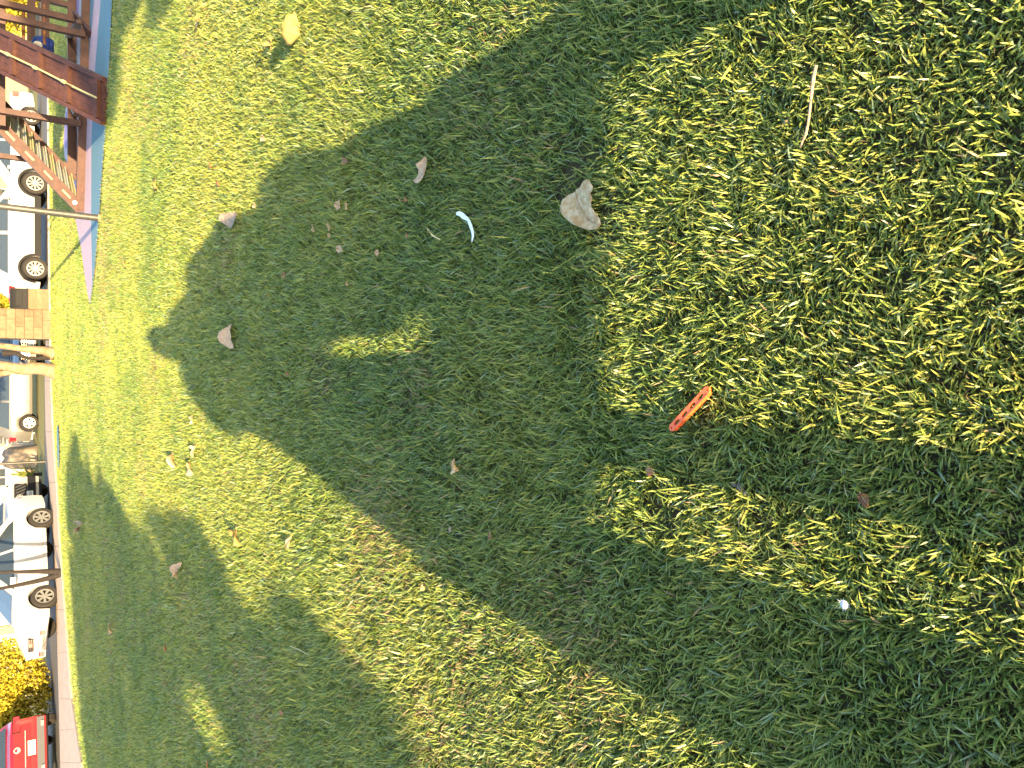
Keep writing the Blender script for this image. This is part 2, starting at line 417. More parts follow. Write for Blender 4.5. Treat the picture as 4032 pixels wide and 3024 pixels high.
PLf = [(-0.009, 1.418), (-0.102, 1.363), (-0.152, 1.25), (-0.150, 1.168), (-0.243, 1.152), (-0.319, 1.133), (-0.419, 1.097), (-0.498, 1.031), (-0.574, 0.966), (-0.602, 0.89), (-0.592, 0.856), (-0.536, 0.83), (-0.533, 0.786), (-0.553, 0.725), (-0.585, 0.665), (-0.607, 0.614), (-0.662, 0.569), (-0.682, 0.534), (-0.706, 0.499), (-0.737, 0.471), (-0.75, 0.40)]
HOLE = [(0.007, 0.587), (0.044, 0.564), (0.049, 0.535), (0.049, 0.501), (0.074, 0.477), (0.114, 0.467), (0.122, 0.453), (0.072, 0.444), (0.024, 0.445), (0.003, 0.462), (-0.005, 0.5), (-0.014, 0.535), (-0.023, 0.569)]
def canopy(q):
    """the shadow falls on the blade tips, about 3 cm up"""
    return [(s * .976, ((z / TE - .4) * .976 + .4) * TE + .03) for s, z in q]
HOLE = [(.04 + (x - .04) * 1.25, .515 + (z - .515) * 1.15) for x, z in HOLE]
PR, PLf, HOLE = canopy(PR), canopy(PLf), canopy(HOLE)
def inflate(name, outer, holes, a0, thick, m, parent=None):
    from mathutils import Vector as V2
    pts = list(outer); ed = []
    n = len(outer); ed += [(i, (i + 1) % n) for i in range(n)]
    for h in holes:
        k = len(pts); pts += h; ed += [(k + i, k + (i + 1) % len(h)) for i in range(len(h))]
    xs = [p[0] for p in outer]; zs = [p[1] for p in outer]
    gx, gz = np.meshgrid(np.arange(min(xs), max(xs), 0.045), np.arange(min(zs), max(zs), 0.045))
    gx = gx.ravel(); gz = gz.ravel()
    segs = np.array([(*pts[a], *pts[b]) for a, b in ed])
    def dist(x, z):
        px_, pz_ = x - segs[:, 0], z - segs[:, 1]; dx_, dz_ = segs[:, 2] - segs[:, 0], segs[:, 3] - segs[:, 1]
        t = np.clip((px_ * dx_ + pz_ * dz_) / (dx_ ** 2 + dz_ ** 2), 0, 1)
        return np.min(np.hypot(px_ - t * dx_, pz_ - t * dz_))
    def inside(x, z):
        a = inpoly(np.array([x]), np.array([z]), outer)[0]
        return a and not any(inpoly(np.array([x]), np.array([z]), h)[0] for h in holes)
    for x, z in zip(gx, gz):
        if inside(x, z) and dist(x, z) > 0.02: pts.append((x, z))
    r = delaunay_2d_cdt([V2((p[0], p[1])) for p in pts], ed, [], 0, 1e-5)
    vs, fs = r[0], r[2]
    fs = [f for f in fs if inside(sum(vs[i].x for i in f) / 3, sum(vs[i].y for i in f) / 3)]
    nv = len(vs); V = []
    d = [dist(v.x, v.y) for v in vs]
    for sg in (-1, 1):
        for v, q in zip(vs, d):
            off = thick * math.sqrt(max(0.0, 1 - (1 - min(q, 0.16) / 0.16) ** 2)) + 0.012
            V.append(sun_plane(v.x, v.y, a0 + sg * off))
    FF = [tuple(f) for f in fs] + [tuple(i + nv for i in f[::-1]) for f in fs]
    cnt = {}
    for f in fs:
        for i in range(3):
            e = (f[i], f[(i + 1) % 3]); cnt[e] = 1
    for (a, b) in cnt:
        if (b, a) not in cnt: FF.append((a, a + nv, b + nv, b))
    return mobj(name, V, FF, m, parent, True, 60)
per = inflate('person', PR + PLf[::-1], [HOLE], -0.40, 0.15, 'cloth')
tag(per, 'person in loose dark clothes on a guessed low bench, seen as a shadow on lawn', 'person')
# unseen low bench guessed from the shadow, seat and legs shaped to cast it
bn = empty('bench', sun_plane(0, 0, -0.42))
bn.rotation_euler = (0, 0, -SUN_AZ)
tag(bn, 'low wide bench under the photographer, guessed from the shadow and shaped to cast it', 'bench')
b = MB(); b.box((0.07, 0, 0.395), (1.68, 0.26, 0.112)); b.o('seat', 'wood', bn)
for x0, x1 in ((0.685, 0.97), (-0.265, -0.13), (-0.785, -0.43)):
    b = MB(); b.box(((x0 + x1) / 2, 0, 0.1685), (x1 - x0, 0.22, 0.337)); b.o('leg', 'wood', bn)

def crown_mesh(name, pts, size, m, parent):
    """many small folded leaves at pts"""
    n = len(pts); P = np.array(pts)
    a = rng.uniform(0, 2 * np.pi, n); b = rng.uniform(-1.2, 1.2, n); sz = size * rng.uniform(0.6, 1.3, n)
    d = np.stack([np.cos(a) * np.cos(b), np.sin(a) * np.cos(b), np.sin(b)], 1)
    r = rng.normal(size=(n, 3)); w = np.cross(d, r); w /= np.linalg.norm(w, axis=1)[:, None] + 1e-9
    V = np.zeros((n, 4, 3))
    V[:, 0] = P - d * sz[:, None]; V[:, 1] = P + w * sz[:, None] * 0.55
    V[:, 2] = P + d * sz[:, None]; V[:, 3] = P - w * sz[:, None] * 0.55
    base = np.arange(n) * 4
    f = [(int(k), int(k + 1), int(k + 2), int(k + 3)) for k in base]
    return mobj(name, V.reshape(-1, 3).tolist(), f, m, parent)
def shadow_tree(name, label, polys, holes, a0, npts, depth, trunk_s, group=None, lsize=0.13):
    """a tree behind the camera: its crown fills the outline its shadow draws on the lawn"""
    sz = []
    def cast(p):
        q = gp(*p); s = q.x * math.cos(SUN_AZ) - q.y * math.sin(SUN_AZ); a = q.x * math.sin(SUN_AZ) + q.y * math.cos(SUN_AZ)
        return (s, (a - a0) * TE)
    polys = [[cast(p) for p in q] for q in polys]; holes = [[cast(p) for p in q] for q in holes]
    xs = [p[0] for q in polys for p in q]; zs = [p[1] for q in polys for p in q]
    X = rng.uniform(min(xs), max(xs), npts * 6); Z = rng.uniform(min(zs), max(zs), npts * 6)
    ok = np.zeros(len(X), bool)
    jx = X + rng.normal(0, 0.03, len(X)); jz = Z + rng.normal(0, 0.012, len(X))
    for q in polys: ok |= inpoly(jx, jz, q)
    for q in holes: ok &= ~inpoly(jx, jz, q)
    X, Z = X[ok][:npts], Z[ok][:npts]
    da = rng.normal(0, depth, len(X))
    P = [sun_plane(x, z - d * TE, a0 + d) for x, z, d in zip(X, Z, da)]
    t = empty(name, sun_plane(trunk_s, 0, a0)); tag(t, label, 'tree', group)
    inv = Matrix.Translation(-t.location)
    crown_mesh('crown', [inv @ p for p in P], lsize, 'crown', t)
    top = float(np.median(Z)); cx = float(np.median(X))
    b = MB(); c0 = Vector((0, 0, 0)); c1 = inv @ sun_plane(trunk_s + 0.25 * (cx - trunk_s), top * 0.55, a0); c2 = inv @ sun_plane(cx, top, a0)
    b.tube([c0, c0.lerp(c1, 0.5), c1, c2], [0.19, 0.15, 0.13, 0.07], 10)
    for k in range(8):
        i = rng.integers(0, len(P)); q = inv @ P[i]
        b.tube([c1.lerp(c2, rng.random()), (c1.lerp(c2, 0.6) + q) / 2 + Vector((0, 0, 0.15)), q], [0.06, 0.04, 0.015], 6)
    b.o('trunk', 'dbark', t, True)
    return t
c4 = lambda L: [(200 + .8584 * a, 1600 + .8584 * b) for a, b in L]
T_MAIN = c4([(75, 260), (110, 110), (130, 150), (140, 260), (165, 290), (155, 180), (185, 300), (210, 390), (215, 240), (240, 330), (290, 390), (340, 500), (420, 590), (440, 470), (560, 480), (640, 500), (700, 580), (760, 690), (810, 800), (880, 930), (960, 985), (1000, 1000), (1010, 850), (1040, 780), (1110, 840), (1210, 960), (1300, 1080), (1420, 1200), (1500, 1340), (1600, 1500), (1650, 1660)]) + [(1620, 3250), (385, 3250), (325, 2850), (296, 2500), (272, 2150), (262, 1950)]
T_HOLE = [c4([(610, 1230), (680, 1230), (840, 1490), (830, 1560), (730, 1560), (660, 1440), (610, 1330)]),
          c4([(50, 540), (75, 560), (110, 640), (95, 660), (70, 620)]),
          c4([(430, 500), (470, 540), (520, 680), (505, 690), (450, 600)])]
shadow_tree('park_tree', 'leafy tree behind the photographer that shades the left of the lawn', [T_MAIN], T_HOLE, -7.0, 52000, 0.35, -4.6, lsize=.05)
T_R = [[(180, -350), (445, -350), (445, 0), (437, 120), (452, 200), (440, 330), (436, 470), (420, 520), (395, 560), (350, 470), (290, 520), (230, 480), (180, 330)],
       ]
T_R2 = [[(440, -350), (640, -350), (565, 0), (540, 70), (490, 140), (462, 200), (440, 120)],
        [(440, 180), (470, 200), (470, 330), (455, 470), (438, 500), (436, 330)],
        [(640, -350), (800, -350), (700, 0), (655, 70), (600, 115), (575, 150), (580, 60)]]
shadow_tree('park_tree', 'slender tree behind the photographer shading the lawn corner by the play surface', T_R2, [], -9.0, 6000, 0.4, 6.5, lsize=.05)
shadow_tree('park_tree', 'leafy tree behind the photographer that shades the play frame', T_R, [], -12.0, 14000, 0.6, 5.6, lsize=.065)

# ================================================================ PLAY STRUCTURE
ps = empty('play_frame', gp(345, 640)); psi = Matrix.Translation(-ps.location)
tag(ps, 'brown timber play frame with sloping climbing ramp and slatted stair', 'play frame')
def W2(o_): 
    """give a part built in world coordinates to the frame"""
    o_.data.transform(psi); o_.parent = ps; return o_
def pbeam(name, a, b, w, h, side, m='wood', parent=None):
    k = MB(); k.beam(a, b, w, h, side); o_ = k.o(name, m); o_.data.transform(psi); o_.parent = parent or ps; return o_
# uprights: foot seen at the photo point, standing on the ground beams
def post(x, y, Y, w=0.095, h=2.3, lean=0.0):
    f = gy(x, y, Y); f.z = max(0.03, f.z)
    return pbeam('post', f, (f.x + lean, f.y, h), w, w, (1, 0, 0))
Yf, Yb = 15.0, 17.4
post(318, 488, Yf + .1); post(310, 82, Yf); post(335, 138, Yf - .35)
post(300, 655, Yb, 0.09, 2.0); post(268, 20, Yb)
# ground beams
a0 = gy(346, 836, 15.75); a1 = gy(362, -260, 14.2)
pbeam('ground_beam', (a0.x, a0.y, 0.08), (a1.x, a1.y, 0.08), 0.11, 0.13, (0, 1, 0))
a0 = gy(308, 690, Yb); a1 = gy(308, -260, Yb)
pbeam('ground_beam', (a0.x, a0.y, 0.10), (a1.x, a1.y, 0.10), 0.11, 0.15, (0, 1, 0))
a0 = gy(345, 470, 15.2); a1 = gy(308, 470, Yb)
pbeam('side_beam', (a0.x + .05, 15.2, 0.16), (a1.x + 0.4, Yb, 0.16), 0.06, 0.12, (1, 0, 0))
a0 = gy(340, 100, 14.7); pbeam('side_beam', (a0.x, 14.6, 0.16), (a0.x + .8, Yb, 0.16), 0.06, 0.12, (1, 0, 0))
pbeam('brace_board', gy(363, 140, 14.4), gy(303, 60, 14.9) + Vector((0, 0, .03)), 0.14, 0.045, (0, 1, 0))
# rear cross boards and the two orange rungs
for zz in (0.55, 0.78):
    p0 = gy(200, 240, Yb); pbeam('cross_board', (p0.x - .4, Yb - .05, zz), (p0.x + 1.7, Yb - .05, zz), 0.04, 0.14, (0, 1, 0))
for xx in (92, 175):
    k = MB(); p0, p1 = gy(xx, 175, 16.2), gy(xx, 20, 16.2); k.tube([p0, p1], 0.027, 8); W2(k.o('rung', 'wood_or', None, True))
# top platform edge above the stair
p0, p1 = gy(2, 470, Yf + .2), gy(2, -150, Yf + .1)
pbeam('platform_edge', (p0.x - .1, p0.y, 1.27), (p1.x, p1.y, 1.27), 0.05, 0.14, (0, 1, 0))
k = MB(); k.box(((p0.x + p1.x) / 2 + .1, 16.2, 1.33), (p1.x - p0.x, 2.3, 0.04)); W2(k.o('platform', 'wood'))
# climbing ramp: four planks, cross battens, edge rails, a knotted rope
rl, rr = gp(420, 488, .02), gp(424, 318, .02)
tl, tr = gy(-40, 262, 14.35), gy(-40, 92, 14.35)
rl = Vector((rl.x, rl.y, 0.02)); rr = Vector((rr.x, rr.y, 0.02))
ax = (rr - rl).normalized(); sl_ = ((tl + tr) / 2 - (rl + rr) / 2); dn_ = sl_.normalized(); nrm = ax.cross(dn_).normalized()
if nrm.y > 0: nrm = -nrm
wd = (rr - rl).length
ramp = empty('climbing_ramp', (0, 0, 0)); ramp.parent = ps
bpy.data.objects.remove(ramp)
k = MB(); c0 = (rl + rr) / 2; k.beam(c0, c0 + sl_, wd, 0.02, ax)
rmp = W2(k.o('climbing_ramp', 'mortar'))
def rpart(name, a, b, w, h, side, m='wood'):
    k = MB(); k.beam(a, b, w, h, side); o_ = k.o(name, m); o_.data.transform(psi); o_.parent = rmp; return o_
for i in range(4):
    c = rl.lerp(rr, (i + .5) / 4) + nrm * 0.022
    rpart('plank', c, c + sl_, wd / 4 - 0.008, 0.028, ax)
for e in (rl, rr):
    c = e + nrm * 0.03; rpart('edge_rail', c, c + sl_, 0.06, 0.12, ax)
for i in range(5):
    c = c0 + sl_ * (0.045 + i * 0.235) + nrm * 0.058
    rpart('batten', c - ax * (wd / 2 - .035), c + ax * (wd / 2 - .035), 0.085, 0.075, dn_)
k = MB(); q = [c0 + sl_ * t + nrm * (0.12 + 0.02 * math.sin(t * 9)) + ax * (0.02) for t in np.linspace(0.02, 1, 12)]
k.tube(q, 0.014, 6)
for t in (0.28, 0.52, 0.76):
    k.tube([c0 + sl_ * (t - .012) + nrm * .125 + ax * .02, c0 + sl_ * (t + .012) + nrm * .125 + ax * .02], 0.026, 6)
o_ = k.o('rope', 'rope', None, True); o_.data.transform(psi); o_.parent = rmp
# slatted stair: two stringers, pale barred treads, slots with bolts
s0, s1 = gy(330, 828, 15.72), gy(-30, 465, 15.5)
t0, t1 = gy(308, 700, 17.0), gy(40, 408, 17.0)
s0.z = max(s0.z, .06)
pbeam('stringer', s0, s1, 0.05, 0.20, (0, 1, 0))
bk0 = s0 + Vector((.85, 1.5, .02)); bk1 = s1 + Vector((.85, 1.5, 0))
pbeam('stringer', bk0, bk1, 0.05, 0.20, (0, 1, 0))
sd = (s1 - s0); sn = sd.normalized()
for i in range(11):
    t = 0.07 + i * 0.083
    p = s0 + sd * t; q = p + Vector((.83, 1.46, 0))
    k = MB()
    for j in range(5):
        off = sn * (-0.05 + j * 0.025) + Vector((0, 0, 0.03 * (j % 2)))
        k.tube([p + off + Vector((0, .03, 0)), q + off], 0.014, 5)
    k.beam(p + Vector((0, .06, -.03)), q + Vector((0, 0, -.03)), 0.12, 0.02, (1, 0, 0))
    W2(k.o('tread', 'rung' if i % 3 else 'rope'))
for i in range(4):
    p = s0 + sd * (0.18 + i * 0.21); k = MB(); k.beam(p + Vector((0, -.03, 0)) - sn * .09, p + Vector((0, -.03, 0)) + sn * .09, 0.012, 0.03, (0, 1, 0)); W2(k.o('slot_plate', 'rope'))
k = MB(); p = s0 + sd * .075 + Vector((0, -.04, 0.01)); k.tube([p, p + Vector((0, -.04, 0))], 0.035, 8); W2(k.o('bolt_cap', 'whitep'))
k = MB(); p = s0 + sd * .97 + Vector((0, -.04, 0.01)); k.tube([p, p + Vector((0, -.04, 0))], 0.04, 8); W2(k.o('bolt_cap', 'rope'))

# blue bag hung behind the ramp
bg_ = gy(212, 190, 16.9)
bag = empty('shopping_bag', (bg_.x, bg_.y, bg_.z)); tag(bag, 'dark blue bag tied behind the climbing ramp', 'bag')
v = []; 
for zz, w_, d_ in ((0, .13, .07), (.04, .17, .10), (.2, .19, .11), (.32, .15, .08), (.36, .06, .04)):
    for j in range(10):
        t = 2 * math.pi * j / 10; v.append((w_ * math.cos(t) * (1 + .08 * math.sin(3 * t)), d_ * math.sin(t), zz))
f = [(i * 10 + j, i * 10 + (j + 1) % 10, (i + 1) * 10 + (j + 1) % 10, (i + 1) * 10 + j) for i in range(4) for j in range(10)] + [tuple(range(10))[::-1], tuple(range(40, 50))]
mobj('sack', v, f, 'navy', bag, True, 60)
k = MB(); k.lathe([(0, -.012), (.07, -.012), (.08, 0), (.07, .012), (0, .012)], 14); o_ = k.o('badge', 'plate', bag, True); o_.location = (-.05, -.12, .26)

# ================================================================ POLES
def pole(name, label, x, y, rad, h, m, lean=(0, 0), collar=True):
    b = gp(x, y); t = empty(name, b); tag(t, label, 'pole')
    k = MB(); k.tube([(0, 0, 0), (lean[0], lean[1], h)], [rad, rad * .96], 16); k.o('shaft', m, t, True)
    if collar: k = MB(); k.tube([(0, 0, 0), (0, 0, .05)], rad * 1.18, 16); k.o('base_collar', 'rust', t, True)
    k = MB(); k.tube([(lean[0], lean[1], h), (lean[0], lean[1], h + .03)], rad * 1.1, 16); k.o('cap', m, t, True)
pole('steel_pole', 'grey steel pole standing where lawn meets painted play surface', 400, 860, 0.049, 3.6, 'galv', (0.05, 0))
pole('thin_pole', 'thin dark pole by the footpath beside the beige fabric cover', 180, 1818, 0.042, 4.0, 'galv', collar=False)

# ================================================================ BIN AND PILLAR
b0 = gp(199, 1181)
t = empty('litter_bin', b0, 0.02); tag(t, 'tan litter bin with black hood beside block pillar', 'bin')
w_ = 0.63
zt = gy(112, 1181, b0.y).z
k = MB(); k.box((0, 0.3, zt / 2), (w_, .6, zt)); k.o('body', 'tan', t)
for i in range(3):
    k = MB(); k.box((0, -.006, 0.12 + i * (zt - .24) / 2), (w_ - .03, .012, (zt - .24) / 2 - .03)); k.o('panel', 'tan3' if i == 1 else 'tan', t)
zl = gy(38, 1181, b0.y).z
k = MB(); k.box((0, .3, zt + .03), (w_ + .02, .62, .05)); k.o('bin_liner', 'black', t)
n = 8; v = []; f = []
for i in range(n + 1):
    a = math.pi / 2 * i / n
    for sx in (-1, 1):
        v.append((sx * (w_ / 2 - .01), .6 - .52 * math.sin(a) , zt + .06 + (zl - zt - .06) * (0.25 + .75 * math.sin(a)) if i else zt + .06))
v = []
prof = [(0.02, zt + .05), (0.02, zt + .09), (0.06, zl - .15), (0.14, zl - .02), (0.3, zl), (0.5, zl - .05), (0.6, zt + .15), (0.6, zt + .05)]
for sx in (-1, 1):
    for (yy, zz) in prof: v.append((sx * w_ / 2, yy, zz))
np_ = len(prof)
f = [tuple(range(np_)), tuple(range(np_, 2 * np_))[::-1]] + [(i, (i + 1) % np_, np_ + (i + 1) % np_, np_ + i) for i in range(np_)]
mobj('hood', v, f, 'black', t, True, 50)
k = MB(); k.box((0, .012, zt + .24), (w_ * .7, .03, .16)); k.o('flap', 'black', t)

p0, p1 = gp(203, 1222), gp(203, 1337)
t = empty('block_pillar', ((p0.x + p1.x) / 2, p0.y, 0)); tag(t, 'tan block pillar between litter bin and pale tree', 'pillar')
w_ = p0.x - p1.x; ch = gy(168, 1280, p0.y).z - gy(203, 1280, p0.y).z
k = MB(); k.box((0, .42, 1.25), (w_ - .03, .8, 2.5)); k.o('core', 'mortar', t)
for r in range(9):
    z = ch * (r + .5); cuts = [-w_ / 2, (-.1 if r % 2 else .14) * w_, w_ / 2]
    if r in (2, 5): cuts = [-w_ / 2, -.2 * w_, .25 * w_, w_ / 2]
    for a, b in zip(cuts[:-1], cuts[1:]):
        k = MB(); pr = random.uniform(-.008, .008); k.box(((a + b) / 2, .42 + pr, z), (b - a - .012, .86, ch - .012)); k.o('block', 'tan3' if random.random() < .45 else 'tan2', t)
k = MB(); k.box((0, .42, ch * 9 + .05), (w_ + .08, .96, .08)); k.o('cap_stone', 'tan2', t)

# ================================================================ TREES AND SHRUBS IN VIEW
def leaf_cloud(n, c, r, squash=1.0, shell=.55):
    d = rng.normal(size=(n, 3)); d /= np.linalg.norm(d, axis=1)[:, None]
    rr_ = (shell + (1 - shell) * rng.random(n)) ** .7
    P = d * rr_[:, None] * np.array(r)
    return P + np.array(c)
t0_ = gp(217, 1432)
t = empty('pale_tree', t0_); tag(t, 'pale mottled tree with two stems at the lawn edge', 'tree')
def stem(pts, rad):
    k = MB(); k.tube([gy(x, y, t0_.y + dy) - t0_ for x, y, dy in pts], rad, 14); return k
a = stem([(219, 1462, 0), (205, 1462, 0), (170, 1452, 0), (130, 1450, .05), (90, 1455, .05), (40, 1445, .1), (0, 1438, .1), (-120, 1420, .2), (-320, 1400, .3)], [.27, .21, .17, .17, .16, .13, .12, .11, .08])
o_ = a.o('trunk', 'bark', t, True)
a = stem([(130, 1462, .02), (80, 1462, .1), (40, 1465, .15), (0, 1472, .2), (-150, 1500, .4), (-300, 1540, .5)], [.10, .10, .08, .08, .07, .05]); a.o('stem', 'bark', t, True)
a = stem([(216, 1395, .1), (200, 1388, .1), (170, 1380, .1), (120, 1377, .15), (80, 1372, .2), (40, 1366, .2), (0, 1362, .25), (-150, 1340, .3), (-300, 1300, .4)], [.20, .15, .12, .105, .09, .085, .08, .07, .05]); a.o('stem', 'bark', t, True)
a = stem([(212, 1400, .3), (150, 1412, .3), (100, 1408, .35), (60, 1390, .35), (10, 1392, .4)], [.12, .05, .05, .07, .09]); a.o('stem', 'dbark', t, True)
crown_mesh('crown', np.concatenate([leaf_cloud(900, (rng.normal(0, .9), rng.normal(0.6, .8), 4.3 + rng.normal(0, .5)), (1.0, 1.0, .7)) for _ in range(6)]), .09, 'crown', t)

t0_ = gp(249, 2253)
t = empty('young_tree', t0_); tag(t, 'thin dark forked trunk in front of the white sedan', 'tree')
a = stem([(250, 2253, 0), (238, 2255, 0), (222, 2250, 0), (150, 2250, 0), (80, 2252, 0), (0, 2253, .05), (-200, 2258, .1)], [.12, .10, .075, .05, .04, .035, .03]); a.o('trunk', 'dbark', t, True)
a = stem([(236, 2258, 0), (222, 2266, -.02), (190, 2277, -.03), (150, 2287, -.05), (80, 2302, -.05), (0, 2318, -.05), (-200, 2360, -.1)], [.09, .075, .06, .055, .045, .035, .02]); a.o('stem', 'dbark', t, True)
crown_mesh('crown', np.concatenate([leaf_cloud(500, (rng.normal(0, .5), rng.normal(0, .5), 3.6 + rng.normal(0, .4)), (.7, .7, .6)) for _ in range(4)]), .08, 'crown', t)

def shrub(name, label, x0, x1, ya, yb, Y, dep, n, lsize, m='shrub', cat='shrub', group=None):
    """shrub whose outline spans photo rows ya..yb and reaches photo column x0 at its top"""
    A, B = gy(x1, ya, Y), gy(x1, yb, Y); zt_ = gy(x0, (ya + yb) / 2, Y).z
    w = abs(A.x - B.x); zb = max(0.0, A.z)
    c = Vector(((A.x + B.x) / 2, Y, 0)); t = empty(name, c); tag(t, label, cat, group)
    P = []
    lob = [(rng.uniform(-.36, .36) * w, rng.uniform(-.3, .3) * dep, rng.uniform(.25, .75) * zt_) for _ in range(16)]
    for L_ in lob: P.append(leaf_cloud(n // 16, L_, (w * .22, dep * .32, zt_ * .28)))
    P.append(leaf_cloud(n // 3, (0, 0, zt_ * .5), (w * .5, dep * .5, zt_ * .5), shell=.75))
    P = np.concatenate(P); P[:, 2] = np.abs(P[:, 2] - .05) + .05
    crown_mesh('crown', P, lsize, m, t)
    k = MB()
    for j in range(5):
        a_ = rng.uniform(0, 6.28); k.tube([(0.1 * math.cos(a_), .1 * math.sin(a_), 0), (w * .15 * math.cos(a_), dep * .15 * math.sin(a_), zt_ * .5), (w * .3 * math.cos(a_), dep * .3 * math.sin(a_), zt_ * .8)], [.04, .03, .012], 6)
    k.o('stem', 'dbark', t, True)
    return t
shrub('sunlit_shrub', 'large leafy shrub coloured golden by sunlight behind the red car', -160, 214, 2490, 2960, 26.6, 2.4, 14000, .05)
shrub('sunlit_shrub', 'sunlit golden shrub rising behind white car and litter bin', -140, 150, 1000, 1245, 37.0, 2.0, 6000, .07)
shrub('sunlit_shrub', 'sunlit golden leafy shrub glimpsed between the stems of the pale tree', -60, 140, 1375, 1440, 38.5, 1.2, 1500, .07)
shrub('sunlit_shrub', 'sunlit golden hedge beyond the orange rungs of play frame', -100, 195, -330, 172, 36.0, 2.4, 9000, .07, cat='hedge')

def spiky(label, x, y, Y, n, L_):
    b = gy(x, y, Y); b.z = 0; t = empty('spiky_plant', b); tag(t, label, 'plant')
    for i in range(n):
        a = rng.uniform(0, 6.28); e = rng.uniform(.35, 1.35); l = L_ * rng.uniform(.7, 1.1)
        d = Vector((math.cos(a) * math.cos(e), math.sin(a) * math.cos(e), math.sin(e))); sd_ = Vector((-math.sin(a), math.cos(a), 0))
        o0 = Vector((0, 0, rng.uniform(.05, .55))); v = []
        for s_, w_ in ((0, .03), (.35, .05), (.75, .035), (1, .004)):
            p = o0 + d * l * s_ - Vector((0, 0, .3 * l * s_ ** 3))
            v += [p - sd_ * w_ + Vector((0, 0, .01)), p - Vector((0, 0, .008)), p + sd_ * w_ + Vector((0, 0, .01))]
        f = []
        for k in range(3): f += [(3 * k, 3 * k + 1, 3 * k + 4, 3 * k + 3), (3 * k + 1, 3 * k + 2, 3 * k + 5, 3 * k + 4)]
        mobj('leaf', v, f, 'palm', t)
    k = MB(); k.tube([(0, 0, 0), (0, 0, .6)], [.07, .05], 8); k.o('stem', 'dbark', t, True)
spiky('spiky green plant behind the black grille, nearest the beige fabric cover', 140, 1868, 33.2, 26, .85)
spiky('spiky green plant standing directly behind the bonnet with black grille', 140, 1905, 33.6, 26, .95)

# ================================================================ VEHICLES
def wheel_mesh(rad, width, spokes):
    """meshes of a wheel: hub disc, tyre, rim (axle along y, outer face at +y)"""
    w = width / 2; rr_ = rad * .66
    a = MB(); a.lathe([(0, w * .35), (rr_ * .98, w * .35), (rr_ * .98, -w * .6), (0, -w * .6)], 20)
    t = MB(); t.lathe([(rr_, -w), (rad * .93, -w), (rad, -w * .7), (rad, w * .7), (rad * .93, w), (rr_ * 1.02, w * 1.0), (rr_, w * .8), (rr_, -w)], 28)
    r = MB(); r.lathe([(rr_ * 1.03, w * .95), (rr_ * .90, w * .97), (rr_ * .86, w * .7), (rr_ * .98, w * .5)], 28)
    r.lathe([(0, w * .9), (rr_ * .2, w * .9), (rr_ * .26, w * .5)], 12)
    for i in range(spokes):
        t_ = 2 * math.pi * i / spokes; d = Vector((math.cos(t_), 0, math.sin(t_)))
        s_ = Vector((-math.sin(t_), 0, math.cos(t_))); sw = rr_ * (1.15 / spokes)
        p0 = d * rr_ * .15 + Vector((0, w * .84, 0)); p1 = d * rr_ * .92 + Vector((0, w * .86, 0))
        v = [p0 - s_ * sw * .6, p0 + s_ * sw * .6, p1 + s_ * sw, p1 - s_ * sw]; v += [q - Vector((0, w * .22, 0)) for q in v]
        r.add(v, [(0, 1, 2, 3), (7, 6, 5, 4), (0, 4, 5, 1), (1, 5, 6, 2), (2, 6, 7, 3), (3, 7, 4, 0)])
    return a, t, r

